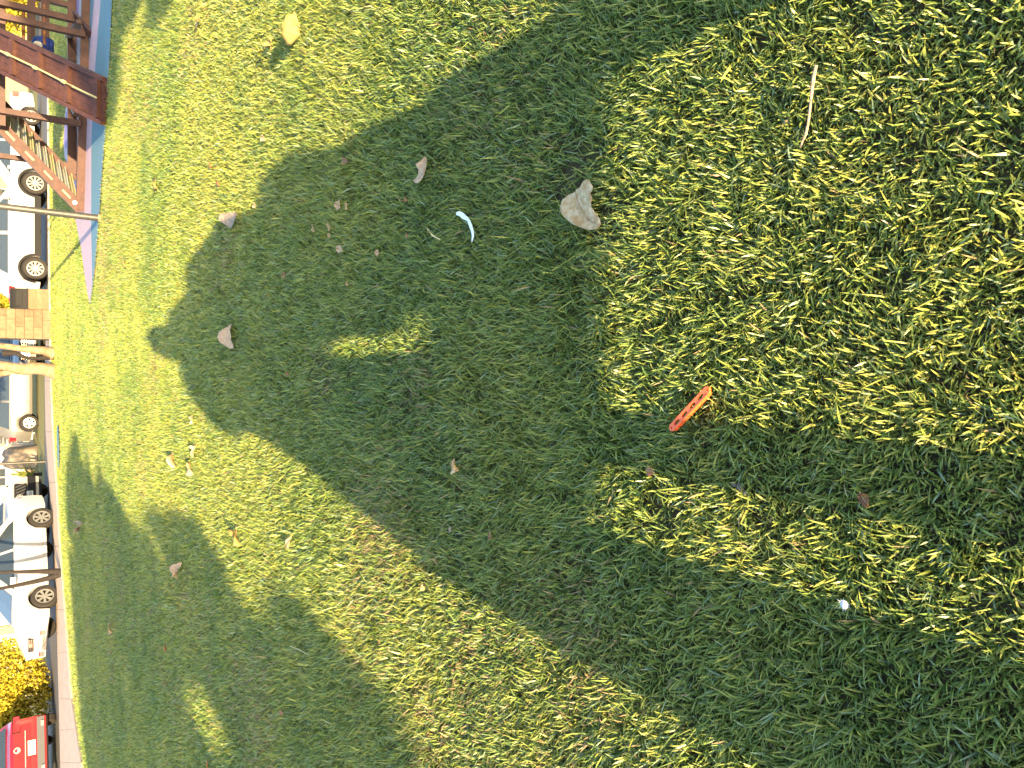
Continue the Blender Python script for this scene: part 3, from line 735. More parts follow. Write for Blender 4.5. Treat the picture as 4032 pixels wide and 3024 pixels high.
def car(name, label, cat, loc, head, L, W, H, wb, top, belt, paint, wins, doors=(), clad=None, rad=.33, spokes=10,
        front='plain', plate=None, zc=.22, xoff=0.0, group=None):
    """top: roof-line points (x, z) from tail to nose; wins: side panes as (x, z) outlines; doors: (x0, x1)"""
    t = empty(name, (loc[0], loc[1], .01), math.atan2(head[1], head[0])); tag(t, label, cat, group)
    tx = [p[0] for p in top]; tz = [p[1] for p in top]
    xf, xr = wb / 2 + xoff, -wb / 2 + xoff
    ar = rad * 1.17
    def ztop(x): return float(np.interp(x, tx, tz))
    def zbot(x):
        z = zc + .06 * max(0, (abs(x) - .42 * L) / (.08 * L))
        for c in (xf, xr):
            d = abs(x - c)
            if d < ar: z = max(z, rad + math.sqrt(ar * ar - d * d))
        return z
    def hw(x, z):
        e = max(0, (abs(x) - .33 * L) / (.17 * L)); p = 1 - .15 * e ** 2.2
        tb = 1 - .035 * ((z - .6) / .45) ** 2 if z < belt else 1 - .035 * ((belt - .6) / .45) ** 2 - .30 * (z - belt) / (H - belt)
        return W / 2 * p * tb
    xs = set(np.linspace(-L / 2, L / 2, 33).tolist()) | set(tx)
    for c in (xf, xr):
        for a in np.linspace(-1, 1, 13): xs.add(c + ar * math.sin(a * math.pi / 2))
        xs.add(c - ar - .005); xs.add(c + ar + .005)
    xs = sorted(x for x in xs if -L / 2 <= x <= L / 2)
    xs = [x for i, x in enumerate(xs) if i == 0 or x - xs[i - 1] > .004]
    V = []; NS = 0
    for x in xs:
        zt_ = ztop(x); zb = min(zbot(x), zt_ - .1); bl = min(belt, zt_ - .05); bl = max(bl, zb + .03)
        zs = [zb, zb + (bl - zb) * .3, zb + (bl - zb) * .7, bl, bl + (zt_ - .03 - bl) * .5, zt_ - .03]
        ring = [(0, zb)] + [(hw(x, z) * (.97 if i == 0 else 1), z) for i, z in enumerate(zs)]
        wt = hw(x, zt_ - .03); ring += [(wt * .93, zt_ - .008), (wt * .6, zt_ + .006), (0, zt_ + .012)]
        full = ring + [(-y, z) for y, z in ring[-2:0:-1]]
        NS = len(full); V += [(x, y, z) for y, z in full]
    Fc = []
    for i in range(len(xs) - 1):
        for j in range(NS): Fc.append((i * NS + j, (i + 1) * NS + j, (i + 1) * NS + (j + 1) % NS, i * NS + (j + 1) % NS))
    Fc.append(tuple(range(NS))); Fc.append(tuple(range((len(xs) - 1) * NS, len(xs) * NS))[::-1])
    body = mobj('body', V, Fc, paint, t, True, 32)
    k = MB(); k.box((0, 0, rad + .18), (L * .86, W - .34, .5)); k.o('underbody', 'black', t)
    if clad:                                     # black lower trim with arches
        for s_ in (-1, 1):
            k = MB(); z1 = zc + .2
            k.box((xoff, s_ * (hw(0, z1) - .005), zc + .07), (wb - 2 * ar, .03, .18))
            for c in (xf, xr):
                v = []
                for a in np.linspace(0, math.pi, 15):
                    for q in (ar - .005, ar + .06):
                        for y_ in (0.0, .025): v.append((c + q * math.cos(a), s_ * (hw(c, .7) - .012 + y_), rad + q * math.sin(a)))
                f = []
                for i in range(14):
                    b_ = i * 4; f += [(b_ + 1, b_ + 3, b_ + 7, b_ + 5), (b_ + 2, b_, b_ + 4, b_ + 6), (b_ + 3, b_ + 2, b_ + 6, b_ + 7), (b_, b_ + 1, b_ + 5, b_ + 4)]
                k.add(v, f)
            k.o('sill_trim', 'black', t)
    for s_ in (-1, 1):
        for q in wins:
            v = [(x, s_ * (hw(x, z) + .006), z) for x, z in q]; o_ = mobj('window', v, [tuple(range(len(q)))[::s_]], 'glass', t)
        for (x0, x1) in doors:
            zs = [zc + .10, .45, .62, .8, belt - .02]; v = []; f = []
            xs_ = np.linspace(x0 + .008, x1 - .008, 4)
            for x in xs_:
                for z in zs:
                    z_ = max(z, zbot(x) + .03); z_ = min(z_, belt - .02); v.append((x, s_ * (hw(x, z_) + .007), z_))
            for i in range(3):
                for j in range(4): f.append((i * 5 + j, (i + 1) * 5 + j, (i + 1) * 5 + j + 1, i * 5 + j + 1)[::-s_])
            d = mobj('door', v, f, paint, t, True)
            k = MB(); hz = belt - .13; k.box((x0 + .14, s_ * (hw(x0, hz) + .022), hz), (.17, .03, .035)); k.o('handle', paint if paint != 'silver' else 'black', d)
    # screens
    def screen(nm, x0, x1):
        v = []
        for x in (x0, x1):
            for fr in (-.9, -.5, 0, .5, .9):
                w_ = hw(x, ztop(x)); v.append((x, fr * w_, ztop(x) + .016 + .006 * (1 - abs(fr))))
        mobj(nm, v, [(i, i + 5, i + 6, i + 1) for i in range(4)], 'glass', t)
    sc = sorted([p for p in top], key=lambda p: p[0]); return_t = t
    t['_'] = 0; del t['_']
    a, ty, rm = wheel_mesh(rad, .2, spokes)
    for s_ in (-1, 1):
        for c in (xf, xr):
            w = a.o('wheel', 'black', t); w.location = (c, s_ * (W / 2 - .11), rad); w.rotation_euler = (0, 0, 0 if s_ > 0 else math.pi)
            ty.o('tyre', 'tyre', w, True, 30); rm.o('rim', 'alloy', w, True, 25)
    return t, screen, hw, ztop
def bit(t, name, c, d, m, rot=None):
    k = MB(); k.box((0, 0, 0), d); o_ = k.o(name, m, t); o_.location = c
    if rot: o_.rotation_euler = rot
    return o_
def plate_on(t, x, y, z, sgn, rz=0):
    p = bit(t, 'number_plate', (x, y, z), (.016, .36, .17), 'plate')
    for i in range(6): bit(p, 'character', (sgn * .0095, -.13 + i * .052, -.015), (.004, .03, .07), 'ink')
    bit(p, 'character', (sgn * .0095, 0, .06), (.004, .12, .018), 'ink')
    return p

# --- white SUV by the litter bin (tail to the left)
topSUV = [(-2.2, .62), (-2.19, .95), (-2.08, 1.12), (-1.98, 1.25), (-1.72, 1.58), (-1.45, 1.66), (.15, 1.67), (.45, 1.6), (1.12, 1.12), (1.7, 1.02), (2.08, .9), (2.18, .72), (2.2, .5)]
t, screen, hw, zt_ = car('sport_utility', 'white sport utility car with black wheel trim beside the litter bin', 'car', (4.98, 29.55), (1, .09), 4.4, 1.78, 1.67, 2.78, topSUV, 1.02,
    'white', [[(-1.62, 1.08), (-.35, 1.08), (-.35, 1.56), (-1.3, 1.56)], [(-.25, 1.08), (.95, 1.08), (.35, 1.55), (-.25, 1.56)]], [(-1.0, -.3), (-.28, .85)], clad=True, rad=.355, spokes=10)
screen('windscreen', .47, 1.08); screen('rear_window', -1.96, -1.74)
for s_ in (-1, 1):
    bit(t, 'tail_lamp', (-2.05, s_ * .70, .98), (.22, .24, .16), 'tail', (0, 0, -s_ * .5))
    bit(t, 'head_lamp', (2.0, s_ * .68, .80), (.30, .22, .12), 'lamp', (0, 0, -s_ * .55))
    bit(t, 'mirror', (.78, s_ * .98, 1.12), (.12, .2, .14), 'white')
    bit(t, 'fog_lamp', (2.12, s_ * .60, .48), (.08, .2, .1), 'black')
bit(t, 'grille', (2.185, 0, .66), (.04, .9, .16), 'black'); bit(t, 'bumper', (2.16, 0, .36), (.1, 1.35, .14), 'black'); bit(t, 'bumper', (-2.17, 0, .45), (.08, 1.4, .2), 'black')

# --- white car seen through the stair (tail to the right)
topS = [(-2.2, .6), (-2.18, .9), (-2.1, .98), (-1.6, 1.0), (-1.1, 1.38), (-.7, 1.45), (.2, 1.45), (.55, 1.36), (1.15, .98), (1.7, .90), (2.1, .76), (2.2, .52)]
winS = [[(-1.25, .98), (-.32, .98), (-.32, 1.36), (-.75, 1.36), (-1.15, 1.1)], [(-.24, .98), (.98, .98), (.45, 1.33), (-.24, 1.36)]]
t, screen, hw, zt_ = car('hatchback', 'white car with red tail lamp seen through the play frame', 'car', (8.75, 34.7), (-1, -.05), 4.4, 1.74, 1.45, 2.6, topS, .92, 'white', winS, [(-1.0, -.3), (-.28, .85)], rad=.32, spokes=6)
screen('windscreen', .57, 1.1); screen('rear_window', -1.56, -1.12)
for s_ in (-1, 1):
    bit(t, 'tail_lamp', (-2.1, s_ * .70, .82), (.2, .3, .2), 'tail', (0, 0, -s_ * .35)); bit(t, 'head_lamp', (2.05, s_ * .64, .68), (.25, .26, .11), 'lamp', (0, 0, -s_ * .5))
    bit(t, 'mirror', (.8, s_ * .95, 1.0), (.11, .18, .12), 'white')
bit(t, 'bumper', (-2.18, 0, .42), (.08, 1.45, .22), 'white')

# --- black car behind the pillar, nose to the park
t, screen, hw, zt_ = car('sedan', 'black car facing the park between block pillar and pale tree', 'car', (1.45, 32.6), (-.08, -1), 4.4, 1.76, 1.45, 2.6, topS, .92, 'blackp', winS, [(-1.0, -.3), (-.28, .85)], rad=.32)
screen('windscreen', .57, 1.1)
for s_ in (-1, 1):
    bit(t, 'head_lamp', (2.06, s_ * .62, .70), (.2, .28, .11), 'lamp', (0, 0, -s_ * .45)); bit(t, 'mirror', (.8, s_ * .95, 1.0), (.11, .18, .12), 'blackp')
for i in range(4): bit(t, 'grille_bar', (2.2, 0, .56 + i * .045), (.03, .9, .016), 'chrome')
bit(t, 'emblem', (2.215, 0, .64), (.02, .13, .08), 'chrome'); plate_on(t, 2.215, .05, .42, 1)

# --- silver hatchback behind the pale tree (tail to the left)
topV = [(-2.0, .55), (-1.99, .88), (-1.93, 1.0), (-1.72, 1.38), (-1.5, 1.5), (.1, 1.52), (.5, 1.42), (1.35, .98), (1.7, .86), (1.92, .70), (2.0, .5)]
t, screen, hw, zt_ = car('hatchback', 'silver hatchback behind the pale tree, its red tail lamp to the left', 'car', (-.30, 37.25), (1, -.03), 4.0, 1.70, 1.52, 2.5, topV, .95,
    'silver', [[(-1.5, 1.0), (-.42, 1.0), (-.42, 1.42), (-1.32, 1.42)], [(-.34, 1.0), (.95, 1.0), (.4, 1.38), (-.34, 1.42)]], [(-1.0, -.4), (-.38, .85)], rad=.31, spokes=5)
screen('windscreen', .52, 1.3); screen('rear_window', -1.92, -1.73)
for s_ in (-1, 1):
    bit(t, 'tail_lamp', (-1.88, s_ * .68, .88), (.22, .2, .22), 'tail', (0, 0, -s_ * .4)); bit(t, 'head_lamp', (1.8, s_ * .62, .72), (.3, .24, .12), 'lamp', (0, 0, -s_ * .5))
    bit(t, 'mirror', (.85, s_ * .92, 1.02), (.11, .18, .12), 'silver'); bit(t, 'side_moulding', (0, s_ * (hw(0, .55) + .01), .52), (1.7, .03, .06), 'silver')
bit(t, 'bumper', (-1.98, 0, .42), (.08, 1.35, .2), 'silver')

# --- ivory car with black grille behind the white sedan
topP = [(-2.3, .6), (-2.28, 1.0), (-2.1, 1.15), (-1.8, 1.6), (-1.5, 1.68), (.0, 1.7), (.35, 1.62), (1.05, 1.16), (1.75, 1.08), (2.12, .98), (2.24, .78), (2.3, .5)]
t, screen, hw, zt_ = car('pickup', 'ivory car with wide black grille and number plate behind the white sedan', 'car', (-5.0, 29.6), (.66, -.75), 4.6, 1.82, 1.70, 2.8, topP, 1.06,
    'ivory', [[(-1.6, 1.12), (-.4, 1.12), (-.4, 1.6), (-1.3, 1.6)], [(-.3, 1.12), (.9, 1.12), (.3, 1.56), (-.3, 1.6)]], [(-1.0, -.38), (-.36, .8)], rad=.37)
screen('windscreen', .37, 1.0)
gr = bit(t, 'grille', (2.27, 0, .76), (.06, 1.0, .34), 'black')
for i in range(9): bit(gr, 'grille_slat', (.035, -.44 + i * .11, 0), (.012, .02, .30), 'dpole', (.5, 0, 0))
k = MB(); k.lathe([(.06, -.01), (.06, .01), (.085, .01), (.085, -.01), (.06, -.01)], 18); k.box((0, 0, 0), (.16, .02, .035)); o_ = k.o('emblem', 'chrome', t, True); o_.location = (2.325, 0, .78); o_.rotation_euler = (0, 0, math.pi / 2)
bit(t, 'bumper', (2.27, 0, .47), (.12, 1.5, .22), 'black'); bit(t, 'bumper', (2.22, 0, .27), (.12, 1.3, .14), 'black')
plate_on(t, 2.345, .0, .52, 1)
for s_ in (-1, 1):
    bit(t, 'head_lamp', (2.13, s_ * .72, .84), (.2, .26, .2), 'lamp', (0, 0, -s_ * .5)); bit(t, 'fog_lamp', (2.28, s_ * .58, .42), (.08, .14, .1), 'plate'); bit(t, 'mirror', (.7, s_ * 1.0, 1.16), (.12, .2, .16), 'ivory')

# --- white sedan, nose to the left and towards the park
t, screen, hw, zt_ = car('sedan', 'white sedan facing left at the footpath, in front of the ivory car', 'car', (-5.22, 24.75), (-.69, -.72), 4.35, 1.70, 1.45, 2.58, topS, .92, 'white', winS, [(-1.0, -.3), (-.28, .85)], rad=.315, spokes=7)
screen('windscreen', .57, 1.1); screen('rear_window', -1.56, -1.12)
for s_ in (-1, 1):
    bit(t, 'head_lamp', (2.02, s_ * .60, .67), (.28, .30, .12), 'lamp', (0, 0, -s_ * .5)); bit(t, 'tail_lamp', (-2.1, s_ * .60, .82), (.10, .3, .12), 'tail', (0, 0, -s_ * .35))
    bit(t, 'fog_lamp', (2.14, s_ * .52, .36), (.08, .24, .1), 'alloy'); bit(t, 'indicator', (2.145, s_ * .52, .42), (.07, .22, .025), 'tail'); bit(t, 'mirror', (.8, s_ * .93, 1.0), (.12, .2, .13), 'white')
gr = bit(t, 'grille', (2.165, 0, .62), (.05, .62, .13), 'black')
for i in range(3): bit(gr, 'grille_bar', (.028, 0, -.045 + i * .045), (.012, .60, .014), 'chrome')
bit(t, 'emblem', (2.20, 0, .63), (.014, .12, .08), 'chrome'); bit(t, 'air_intake', (2.15, 0, .33), (.05, .7, .1), 'black'); plate_on(t, 2.19, 0, .46, 1)

# --- red car, tail to the park
topR = [(-2.15, .5), (-2.14, .95), (-2.06, 1.06), (-1.85, 1.12), (-1.35, 1.5), (-1.0, 1.55), (.2, 1.55), (.6, 1.45), (1.15, 1.03), (1.7, .95), (2.05, .8), (2.15, .5)]
t, screen, hw, zt_ = car('hatchback', 'glossy red car seen from behind in front of the sunlit golden shrub', 'car', (-10.55, 25.0), (-.55, .84), 4.3, 1.80, 1.55, 2.65, topR, 1.0, 'red', [[(-1.4, 1.06), (-.35, 1.06), (-.35, 1.46), (-1.0, 1.46)], [(-.25, 1.06), (1.0, 1.06), (.5, 1.42), (-.25, 1.46)]], [(-1.0, -.3), (-.28, .9)], rad=.33, spokes=5)
screen('windscreen', .62, 1.1); screen('rear_window', -1.82, -1.37)
bit(t, 'tailgate', (-2.145, 0, .80), (.03, 1.25, .40), 'red'); bit(t, 'bumper', (-2.14, 0, .40), (.10, 1.45, .16), 'dpole'); bit(t, 'chrome_strip', (-2.165, 0, .74), (.02, .9, .02), 'chrome')
k = MB(); k.lathe([(.05, -.01), (.05, .01), (.075, .01), (.075, -.01), (.05, -.01)], 18); k.tube([(-.05, 0, 0), (0, .01, -.03), (.05, 0, 0)], .012, 6); o_ = k.o('emblem', 'chrome', t, True); o_.location = (-2.175, 0, .92); o_.rotation_euler = (0, 0, math.pi / 2)
plate_on(t, -2.17, 0, .60, -1)
for s_ in (-1, 1):
    bit(t, 'tail_lamp', (-2.09, s_ * .64, .93), (.12, .42, .13), 'tail', (0, 0, -s_ * .3)); bit(t, 'lamp_surround', (-2.075, s_ * .64, .93), (.12, .46, .17), 'black', (0, 0, -s_ * .3))
    bit(t, 'exhaust', (-2.19, s_ * .55, .36), (.08, .12, .07), 'chrome'); bit(t, 'mirror', (.85, s_ * .98, 1.08), (.12, .2, .14), 'red')

# ================================================================ BEHIND THE CARS
def house_wall(name, label, xa, xb, Y, h, m, base=None, roof=True):
    t = empty(name, ((xa + xb) / 2, Y, 0)); tag(t, label, 'house'); w = abs(xb - xa)
    k = MB(); k.box((0, 3, h / 2), (w, 6, h)); k.o('wall', m, t)
    k = MB(); k.box((0, -.02, .14), (w + .04, .08, .28)); k.o('plinth', base or 'cream', t)
    if roof:
        v = [(-w / 2 - .4, -.5, h), (w / 2 + .4, -.5, h), (w / 2 + .4, 6.5, h), (-w / 2 - .4, 6.5, h), (-w / 2 - .4, 3, h + 1.7), (w / 2 + .4, 3, h + 1.7)]
        mobj('roof', v, [(0, 1, 5, 4), (2, 3, 4, 5), (0, 4, 3), (1, 2, 5), (3, 2, 1, 0)], 'rust', t)
    return t, w
def window_on(t, x, z, w, h):
    f_ = bit(t, 'window', (x, -.03, z), (w, .06, h), 'whitew'); bit(f_, 'pane', (-w * .24, -.035, 0), (w * .42, .02, h * .86), 'glass'); bit(f_, 'pane', (w * .24, -.035, 0), (w * .42, .02, h * .86), 'glass')
xa, xb = gy(0, 2215, 36).x, gy(0, 2760, 36).x
t, w = house_wall('white_house', 'white rendered house wall behind the white sedan', xa, xb, 36.0, 3.0, 'whitew')
for i in range(3): bit(t, 'shade_strip', (-w / 2 + .5 + i * w / 2.4, -.06, 1.5), (.34, .12, 3.0), 'cream')  # cream strips added in place of the tan leaf shade on this wall
window_on(t, w * .2, 1.9, 1.2, 1.0)
xa, xb = gy(0, 1748, 44).x, gy(0, 2200, 44).x
t, w = house_wall('white_house', 'white house with a grey window behind the spiky plants', xa, xb, 44.0, 3.0, 'whitew')
window_on(t, w / 2 - 1.6, 1.55, .9, 1.0)
t, w = house_wall('cream_house', 'cream house far behind the silver hatchback', -3.2, 5.0, 50.0, 3.2, 'cream')
window_on(t, -2, 1.5, 1.2, 1.1)
t, w = house_wall('cream_house', 'cream house far behind the white sport utility car', 7.0, 24.0, 52.0, 3.2, 'cream')
window_on(t, -5, 1.5, 1.2, 1.1)
# white horizontal-slat fence
A, B = gy(0, 1660, 41), gy(0, 1758, 41)
t = empty('slat_fence', ((A.x + B.x) / 2, 41, 0)); tag(t, 'white fence of horizontal slats to the left of the silver hatchback', 'fence'); w = A.x - B.x
for i in range(12): bit(t, 'slat', (0, 0, .12 + i * .155), (w, .03, .085), 'whitew')
for s_ in (-1, 0, 1): bit(t, 'post', (s_ * (w / 2 - .04), .05, .95), (.08, .07, 1.9), 'whitew')
# beige cover
A, B = gy(100, 1756, 38.5), gy(100, 1846, 38.5)
t = empty('fabric_cover', ((A.x + B.x) / 2, 38.5, .02)); tag(t, 'beige fabric cover draped over a parked thing by the thin pole', 'cover'); w = A.x - B.x
v = []; f = []
pr = [(0, 1.0), (.25, 1.02), (.55, .95), (.72, .8), (.75, .45), (.8, .1), (.84, 0)]
nr = 28
for j in range(nr):
    a = 2 * math.pi * j / nr
    for i, (r, z) in enumerate(pr):
        fold = 1 + (.05 * math.sin(a * 9 + i) if i > 2 else 0)
        ca, sa = math.cos(a), math.sin(a); ss = (abs(ca) ** 5 + abs(sa) ** 5) ** (-1 / 5)
        v.append((ca * ss * r * fold * w * .62, sa * ss * r * fold * 1.1, z * 1.15 + .08 * math.sin(a * 2 + 1) * (1 if 0 < i < 3 else 0)))
n_ = len(pr)
for j in range(nr):
    for i in range(n_ - 1): f.append((j * n_ + i, j * n_ + i + 1, ((j + 1) % nr) * n_ + i + 1, ((j + 1) % nr) * n_ + i))
mobj('sheet', v, f, 'cover', t, True, 60)

# ================================================================ LEAVES AND LITTER ON THE LAWN
def leaf(label, p, q, wid, m, z=.030, curl=.25, arch=.15, jag=.06, bite=None, name='fallen_leaf', group=None, pw=1.0, fold=0.0, stalk=True, tilt=0.0):
    """leaf lying from photo point p (stalk) to q (tip), wid metres across"""
    a, b = gp(*p, z), gp(*q, z); L_ = (b - a).length; d = (b - a).normalized(); sd_ = Vector((-d.y, d.x, 0))
    t = empty(name, a); tag(t, label, 'leaf', group)
    n, mm = 10, 6; v = []; f = []
    r1, r2 = random.random() * 9, random.random() * 9
    for i in range(n + 1):
        s_ = i / n; w_ = wid / 2 * (math.sin(math.pi * min(1, s_ ** pw * .97 + .015))) ** .75 * (1 + .16 * math.sin(s_ * 10 + r2)) + .0008
        for j in range(-mm // 2, mm // 2 + 1):
            e = j / (mm / 2); jg = 1 + jag * math.sin(i * 2.4 + (r1 if e > 0 else r2)) * abs(e)
            if bite and e * bite[2] > 0 and bite[0] < s_ < bite[1]: jg *= 1 - .65 * abs(e)
            y_ = e * w_ * jg
            zz = curl * wid * (abs(e) ** 1.8) * (.5 + .5 * math.sin(s_ * 5 + r1)) + arch * L_ * (math.sin(math.pi * s_)) * .4 + fold * abs(y_) + tilt * y_ + .002
            v.append(d * (s_ * L_) + sd_ * y_ + Vector((0, 0, zz)))
    for i in range(n):
        for j in range(mm): k_ = i * (mm + 1) + j; f.append((k_, k_ + 1, k_ + mm + 2, k_ + mm + 1))
    o_ = mobj('blade', v, f, m, t, True, 70)
    md = o_.modifiers.new('thick', 'SOLIDIFY'); md.thickness = .0009
    c = [v[i * (mm + 1) + mm // 2] + Vector((0, 0, .0012)) for i in range(n + 1)]
    k = MB(); pts = ([c[0] - d * L_ * .22 - Vector((0, 0, .004))] if stalk else []) + c; k.tube(pts, [.0013 * max(1, L_ / .08)] * (len(pts) - 2) + [.0007, .0005], 5); k.o('midrib', 'vein', t, True)
    return t

def traced(label, pts, rib, m, z, hfun, name='fallen_leaf', cat='leaf', thick=.001, sub='blade', ribm='vein', ribr=.0016, step=.009):
    o0 = gp(*pts[0], z); G = [gp(*p, z) - o0 for p in pts]
    out = [(g_.x, g_.y) for g_ in G]; ed = [(i, (i + 1) % len(out)) for i in range(len(out))]
    rb = [gp(*p, z) - o0 for p in rib]
    P = list(out); xs = [p[0] for p in out]; ys = [p[1] for p in out]
    for x in np.arange(min(xs), max(xs), step):
        for y in np.arange(min(ys), max(ys), step):
            x_, y_ = x + random.uniform(-.2, .2) * step, y + random.uniform(-.2, .2) * step
            if inpoly(np.array([x_]), np.array([y_]), out)[0] and min(math.hypot(x_ - a, y_ - b) for a, b in out) > step * .5: P.append((x_, y_))
    r = delaunay_2d_cdt([Vector(p) for p in P], ed, [], 0, 1e-6)
    vs = r[0]; fs = [f for f in r[2] if inpoly(np.array([sum(vs[i].x for i in f) / len(f)]), np.array([sum(vs[i].y for i in f) / len(f)]), out)[0]]
    def sdist(x, y):
        best = (9, 0)
        for a, b in zip(rb[:-1], rb[1:]):
            d = b - a; t_ = max(0, min(1, ((x - a.x) * d.x + (y - a.y) * d.y) / d.length_squared)); cx, cy = a.x + d.x * t_, a.y + d.y * t_
            q = math.hypot(x - cx, y - cy); sg = 1 if (d.x * (y - cy) - d.y * (x - cx)) > 0 else -1
            if q < best[0]: best = (q, sg * q)
        return best[1]
    t = empty(name, o0); tag(t, label, cat)
    o_ = mobj(sub, [(v.x, v.y, hfun(sdist(v.x, v.y), v.x, v.y)) for v in vs], [tuple(f) for f in fs], m, t, True, 80)
    md = o_.modifiers.new('thick', 'SOLIDIFY'); md.thickness = thick
    if ribm:
        k = MB(); k.tube([(p.x, p.y, hfun(0, p.x, p.y) + .001) for p in rb], [ribr] * (len(rb) - 1) + [ribr * .5], 5); k.o('midrib', ribm, t, True)
    return t
cr = lambda L_, x0, y0, s_: [(x0 + a * s_, y0 + b * s_) for a, b in L_]
BIG = cr([(900, 460), (975, 455), (1025, 540), (1045, 580), (1025, 640), (990, 680), (1025, 770), (995, 820), (990, 900), (1050, 1000), (1105, 1080), (1125, 1160), (1100, 1230), (1030, 1265), (940, 1270), (830, 1240), (700, 1180), (570, 1080), (515, 980), (505, 880), (530, 780), (610, 700), (700, 655), (720, 610), (800, 580), (850, 500)], 2100, 600, .2411)
RIB = cr([(715, 640), (730, 740), (770, 860), (830, 980), (910, 1090), (1000, 1150), (1095, 1190)], 2100, 600, .2411)
traced('largest tan leaf with torn edge where the shadow meets the sunlit grass', BIG, RIB, 'lf_tan', .028,
       lambda d, x, y: .004 + .16 * abs(d) + .0012 * math.sin(d * 700) * min(1, abs(d) * 60))
HALF = cr([(250, 285), (275, 310), (300, 380), (318, 470), (310, 500), (265, 500), (242, 520), (262, 545), (295, 590), (288, 660), (250, 660), (200, 615), (155, 560), (140, 490), (150, 410), (180, 360), (215, 320)], 850, 1200, .2627)
traced('curved pinkish tan leaf with a notch, inside the head shadow', HALF, cr([(250, 287), (215, 370), (215, 450), (235, 540), (280, 655)], 850, 1200, .2627), 'lf_pink', .03, lambda d, x, y: .004 + .35 * abs(d), step=.012)
CURV = cr([(430, 385), (480, 430), (488, 510), (460, 620), (440, 670), (405, 720), (350, 742), (310, 735), (270, 695), (320, 665), (350, 625), (370, 570), (362, 500), (400, 450)], 1550, 500, .3014)
traced('slim curled tan leaf in shadow above the white plastic strip', CURV, cr([(275, 697), (350, 670), (410, 600), (440, 500), (432, 390)], 1550, 500, .3014), 'lf_pink', .032, lambda d, x, y: .004 + .5 * abs(d))
GREY = [(905, 845), (935, 836), (945, 842), (938, 868), (930, 890), (915, 900), (903, 880), (897, 866)]
traced('wide greyish leaf on the edge of the shoulder shadow', GREY, [(940, 840), (915, 897)], 'lf_grey', .03, lambda d, x, y: .006 + .45 * abs(d), step=.02)
# white plastic strip
WS = cr([(830, 1130), (850, 1108), (890, 1106), (930, 1130), (965, 1165), (1000, 1200), (1025, 1250), (1045, 1310), (1062, 1370), (1062, 1430), (1045, 1505), (1040, 1500), (1038, 1420), (1022, 1350), (1000, 1290), (975, 1230), (945, 1215), (905, 1195), (875, 1165), (840, 1155)], 1550, 500, .3014)
traced('curved white plastic strip lying in the shaded grass', WS, cr([(840, 1130), (960, 1195), (1020, 1300), (1050, 1420)], 1550, 500, .3014), 'whitep', .034, lambda d, x, y: .004 + .15 * abs(d), name='plastic_strip', cat='litter', ribm=None, thick=.002)
# upright fan-shaped yellow leaf
def fan(label, x, y, w, h, tilt, rz, m='lf_yel'):
    b = gp(x, y, .02); t = empty('fallen_leaf', b, rz); tag(t, label, 'leaf'); v = []; f = []
    na, nr_ = 12, 4
    for i in range(na + 1):
        a = R(-62) + R(124) * i / na
        for j in range(nr_ + 1):
            r = (.12 + .88 * j / nr_) * h * (1 + (.05 * math.sin(i * 2.2) if j == nr_ else 0)); px_, pz_ = r * math.sin(a) * w / h * .62, r * math.cos(a)
            v.append((px_, pz_ * math.sin(tilt) + .006 * math.sin(a * 3) + .25 * px_ ** 2 / w, pz_ * math.cos(tilt)))
    for i in range(na):
        for j in range(nr_): k_ = i * (nr_ + 1) + j; f.append((k_, k_ + 1, k_ + nr_ + 2, k_ + nr_ + 1))
    o_ = mobj('blade', v, f, m, t, True, 80); md = o_.modifiers.new('thick', 'SOLIDIFY'); md.thickness = .001
    k = MB(); k.tube([(0, -.004, .0), (.0, -.012, -.02), (.003, -.02, -.02)], .0015, 5); k.o('stalk', 'vein', t)
fan('upright fan shaped yellow leaf casting a shadow on sunlit grass', 1190, 132, .15, .10, R(28), R(-35))
leaf('small curled yellow leaf beside the upright fan shaped leaf', (1068, 190), (1078, 150), .05, 'lf_yel', curl=.9, arch=.4)
leaf('small yellow leaf near the play surface corner', (783, 82), (790, 62), .055, 'lf_yel', curl=.4)
leaf('small whitish leaf below the small yellow leaf near the play surface', (775, 108), (779, 95), .04, 'lf_tan')
leaf('lone yellow leaf on sunlit grass between steel pole and shadow', (620, 742), (612, 716), .11, 'lf_yel', curl=.3)
leaf('pale leaf on sunlit grass below the tip of play surface', (498, 1048), (491, 1020), .09, 'lf_yel', curl=.3)
leaf('tan leaf just left of the head shadow, uppermost of four', (757, 1640), (763, 1668), .06, 'lf_tan', curl=.5)
leaf('tan leaf leaning over, farthest of the three beyond the arm shadow', (680, 1790), (694, 1840), .09, 'lf_pink', curl=.5, tilt=.5)
leaf('pale pointed leaf in the middle of three beyond the arm shadow', (772, 1758), (763, 1798), .085, 'lf_tan', curl=.4)
leaf('rounded tan leaf, nearest of the three beyond the arm shadow', (750, 1825), (764, 1868), .085, 'lf_tan', curl=.45)
leaf('curled yellowish leaf alone on the sunlit strip between two shadows', (934, 2085), (956, 2148), .075, 'lf_yel', curl=.8, arch=.3, tilt=.5)
leaf('slim pinkish leaf on the sunlit strip between two shadows', (1150, 2110), (1139, 2160), .03, 'lf_pink', curl=.5)
leaf('dark edged leaf in shade close to the footpath and sedan', (315, 2080), (328, 2058), .2, 'lf_grey', curl=.5, z=.04)
leaf('ragged pale pinkish leaf in the left tree shadow', (698, 2268), (716, 2216), .085, 'lf_pink', curl=.6, jag=.2)
leaf('pale leaf with brown tip far out in the left tree shadow', (433, 2458), (444, 2492), .10, 'lf_pink', curl=.4, z=.04)
leaf('orange brown leaf in the left tree shadow', (652, 2528), (660, 2562), .06, 'lf_brn', curl=.4)
leaf('tiny orange leaf in the left tree shadow, nearer to the lit grass', (1105, 2793), (1116, 2812), .03, 'lf_brn')
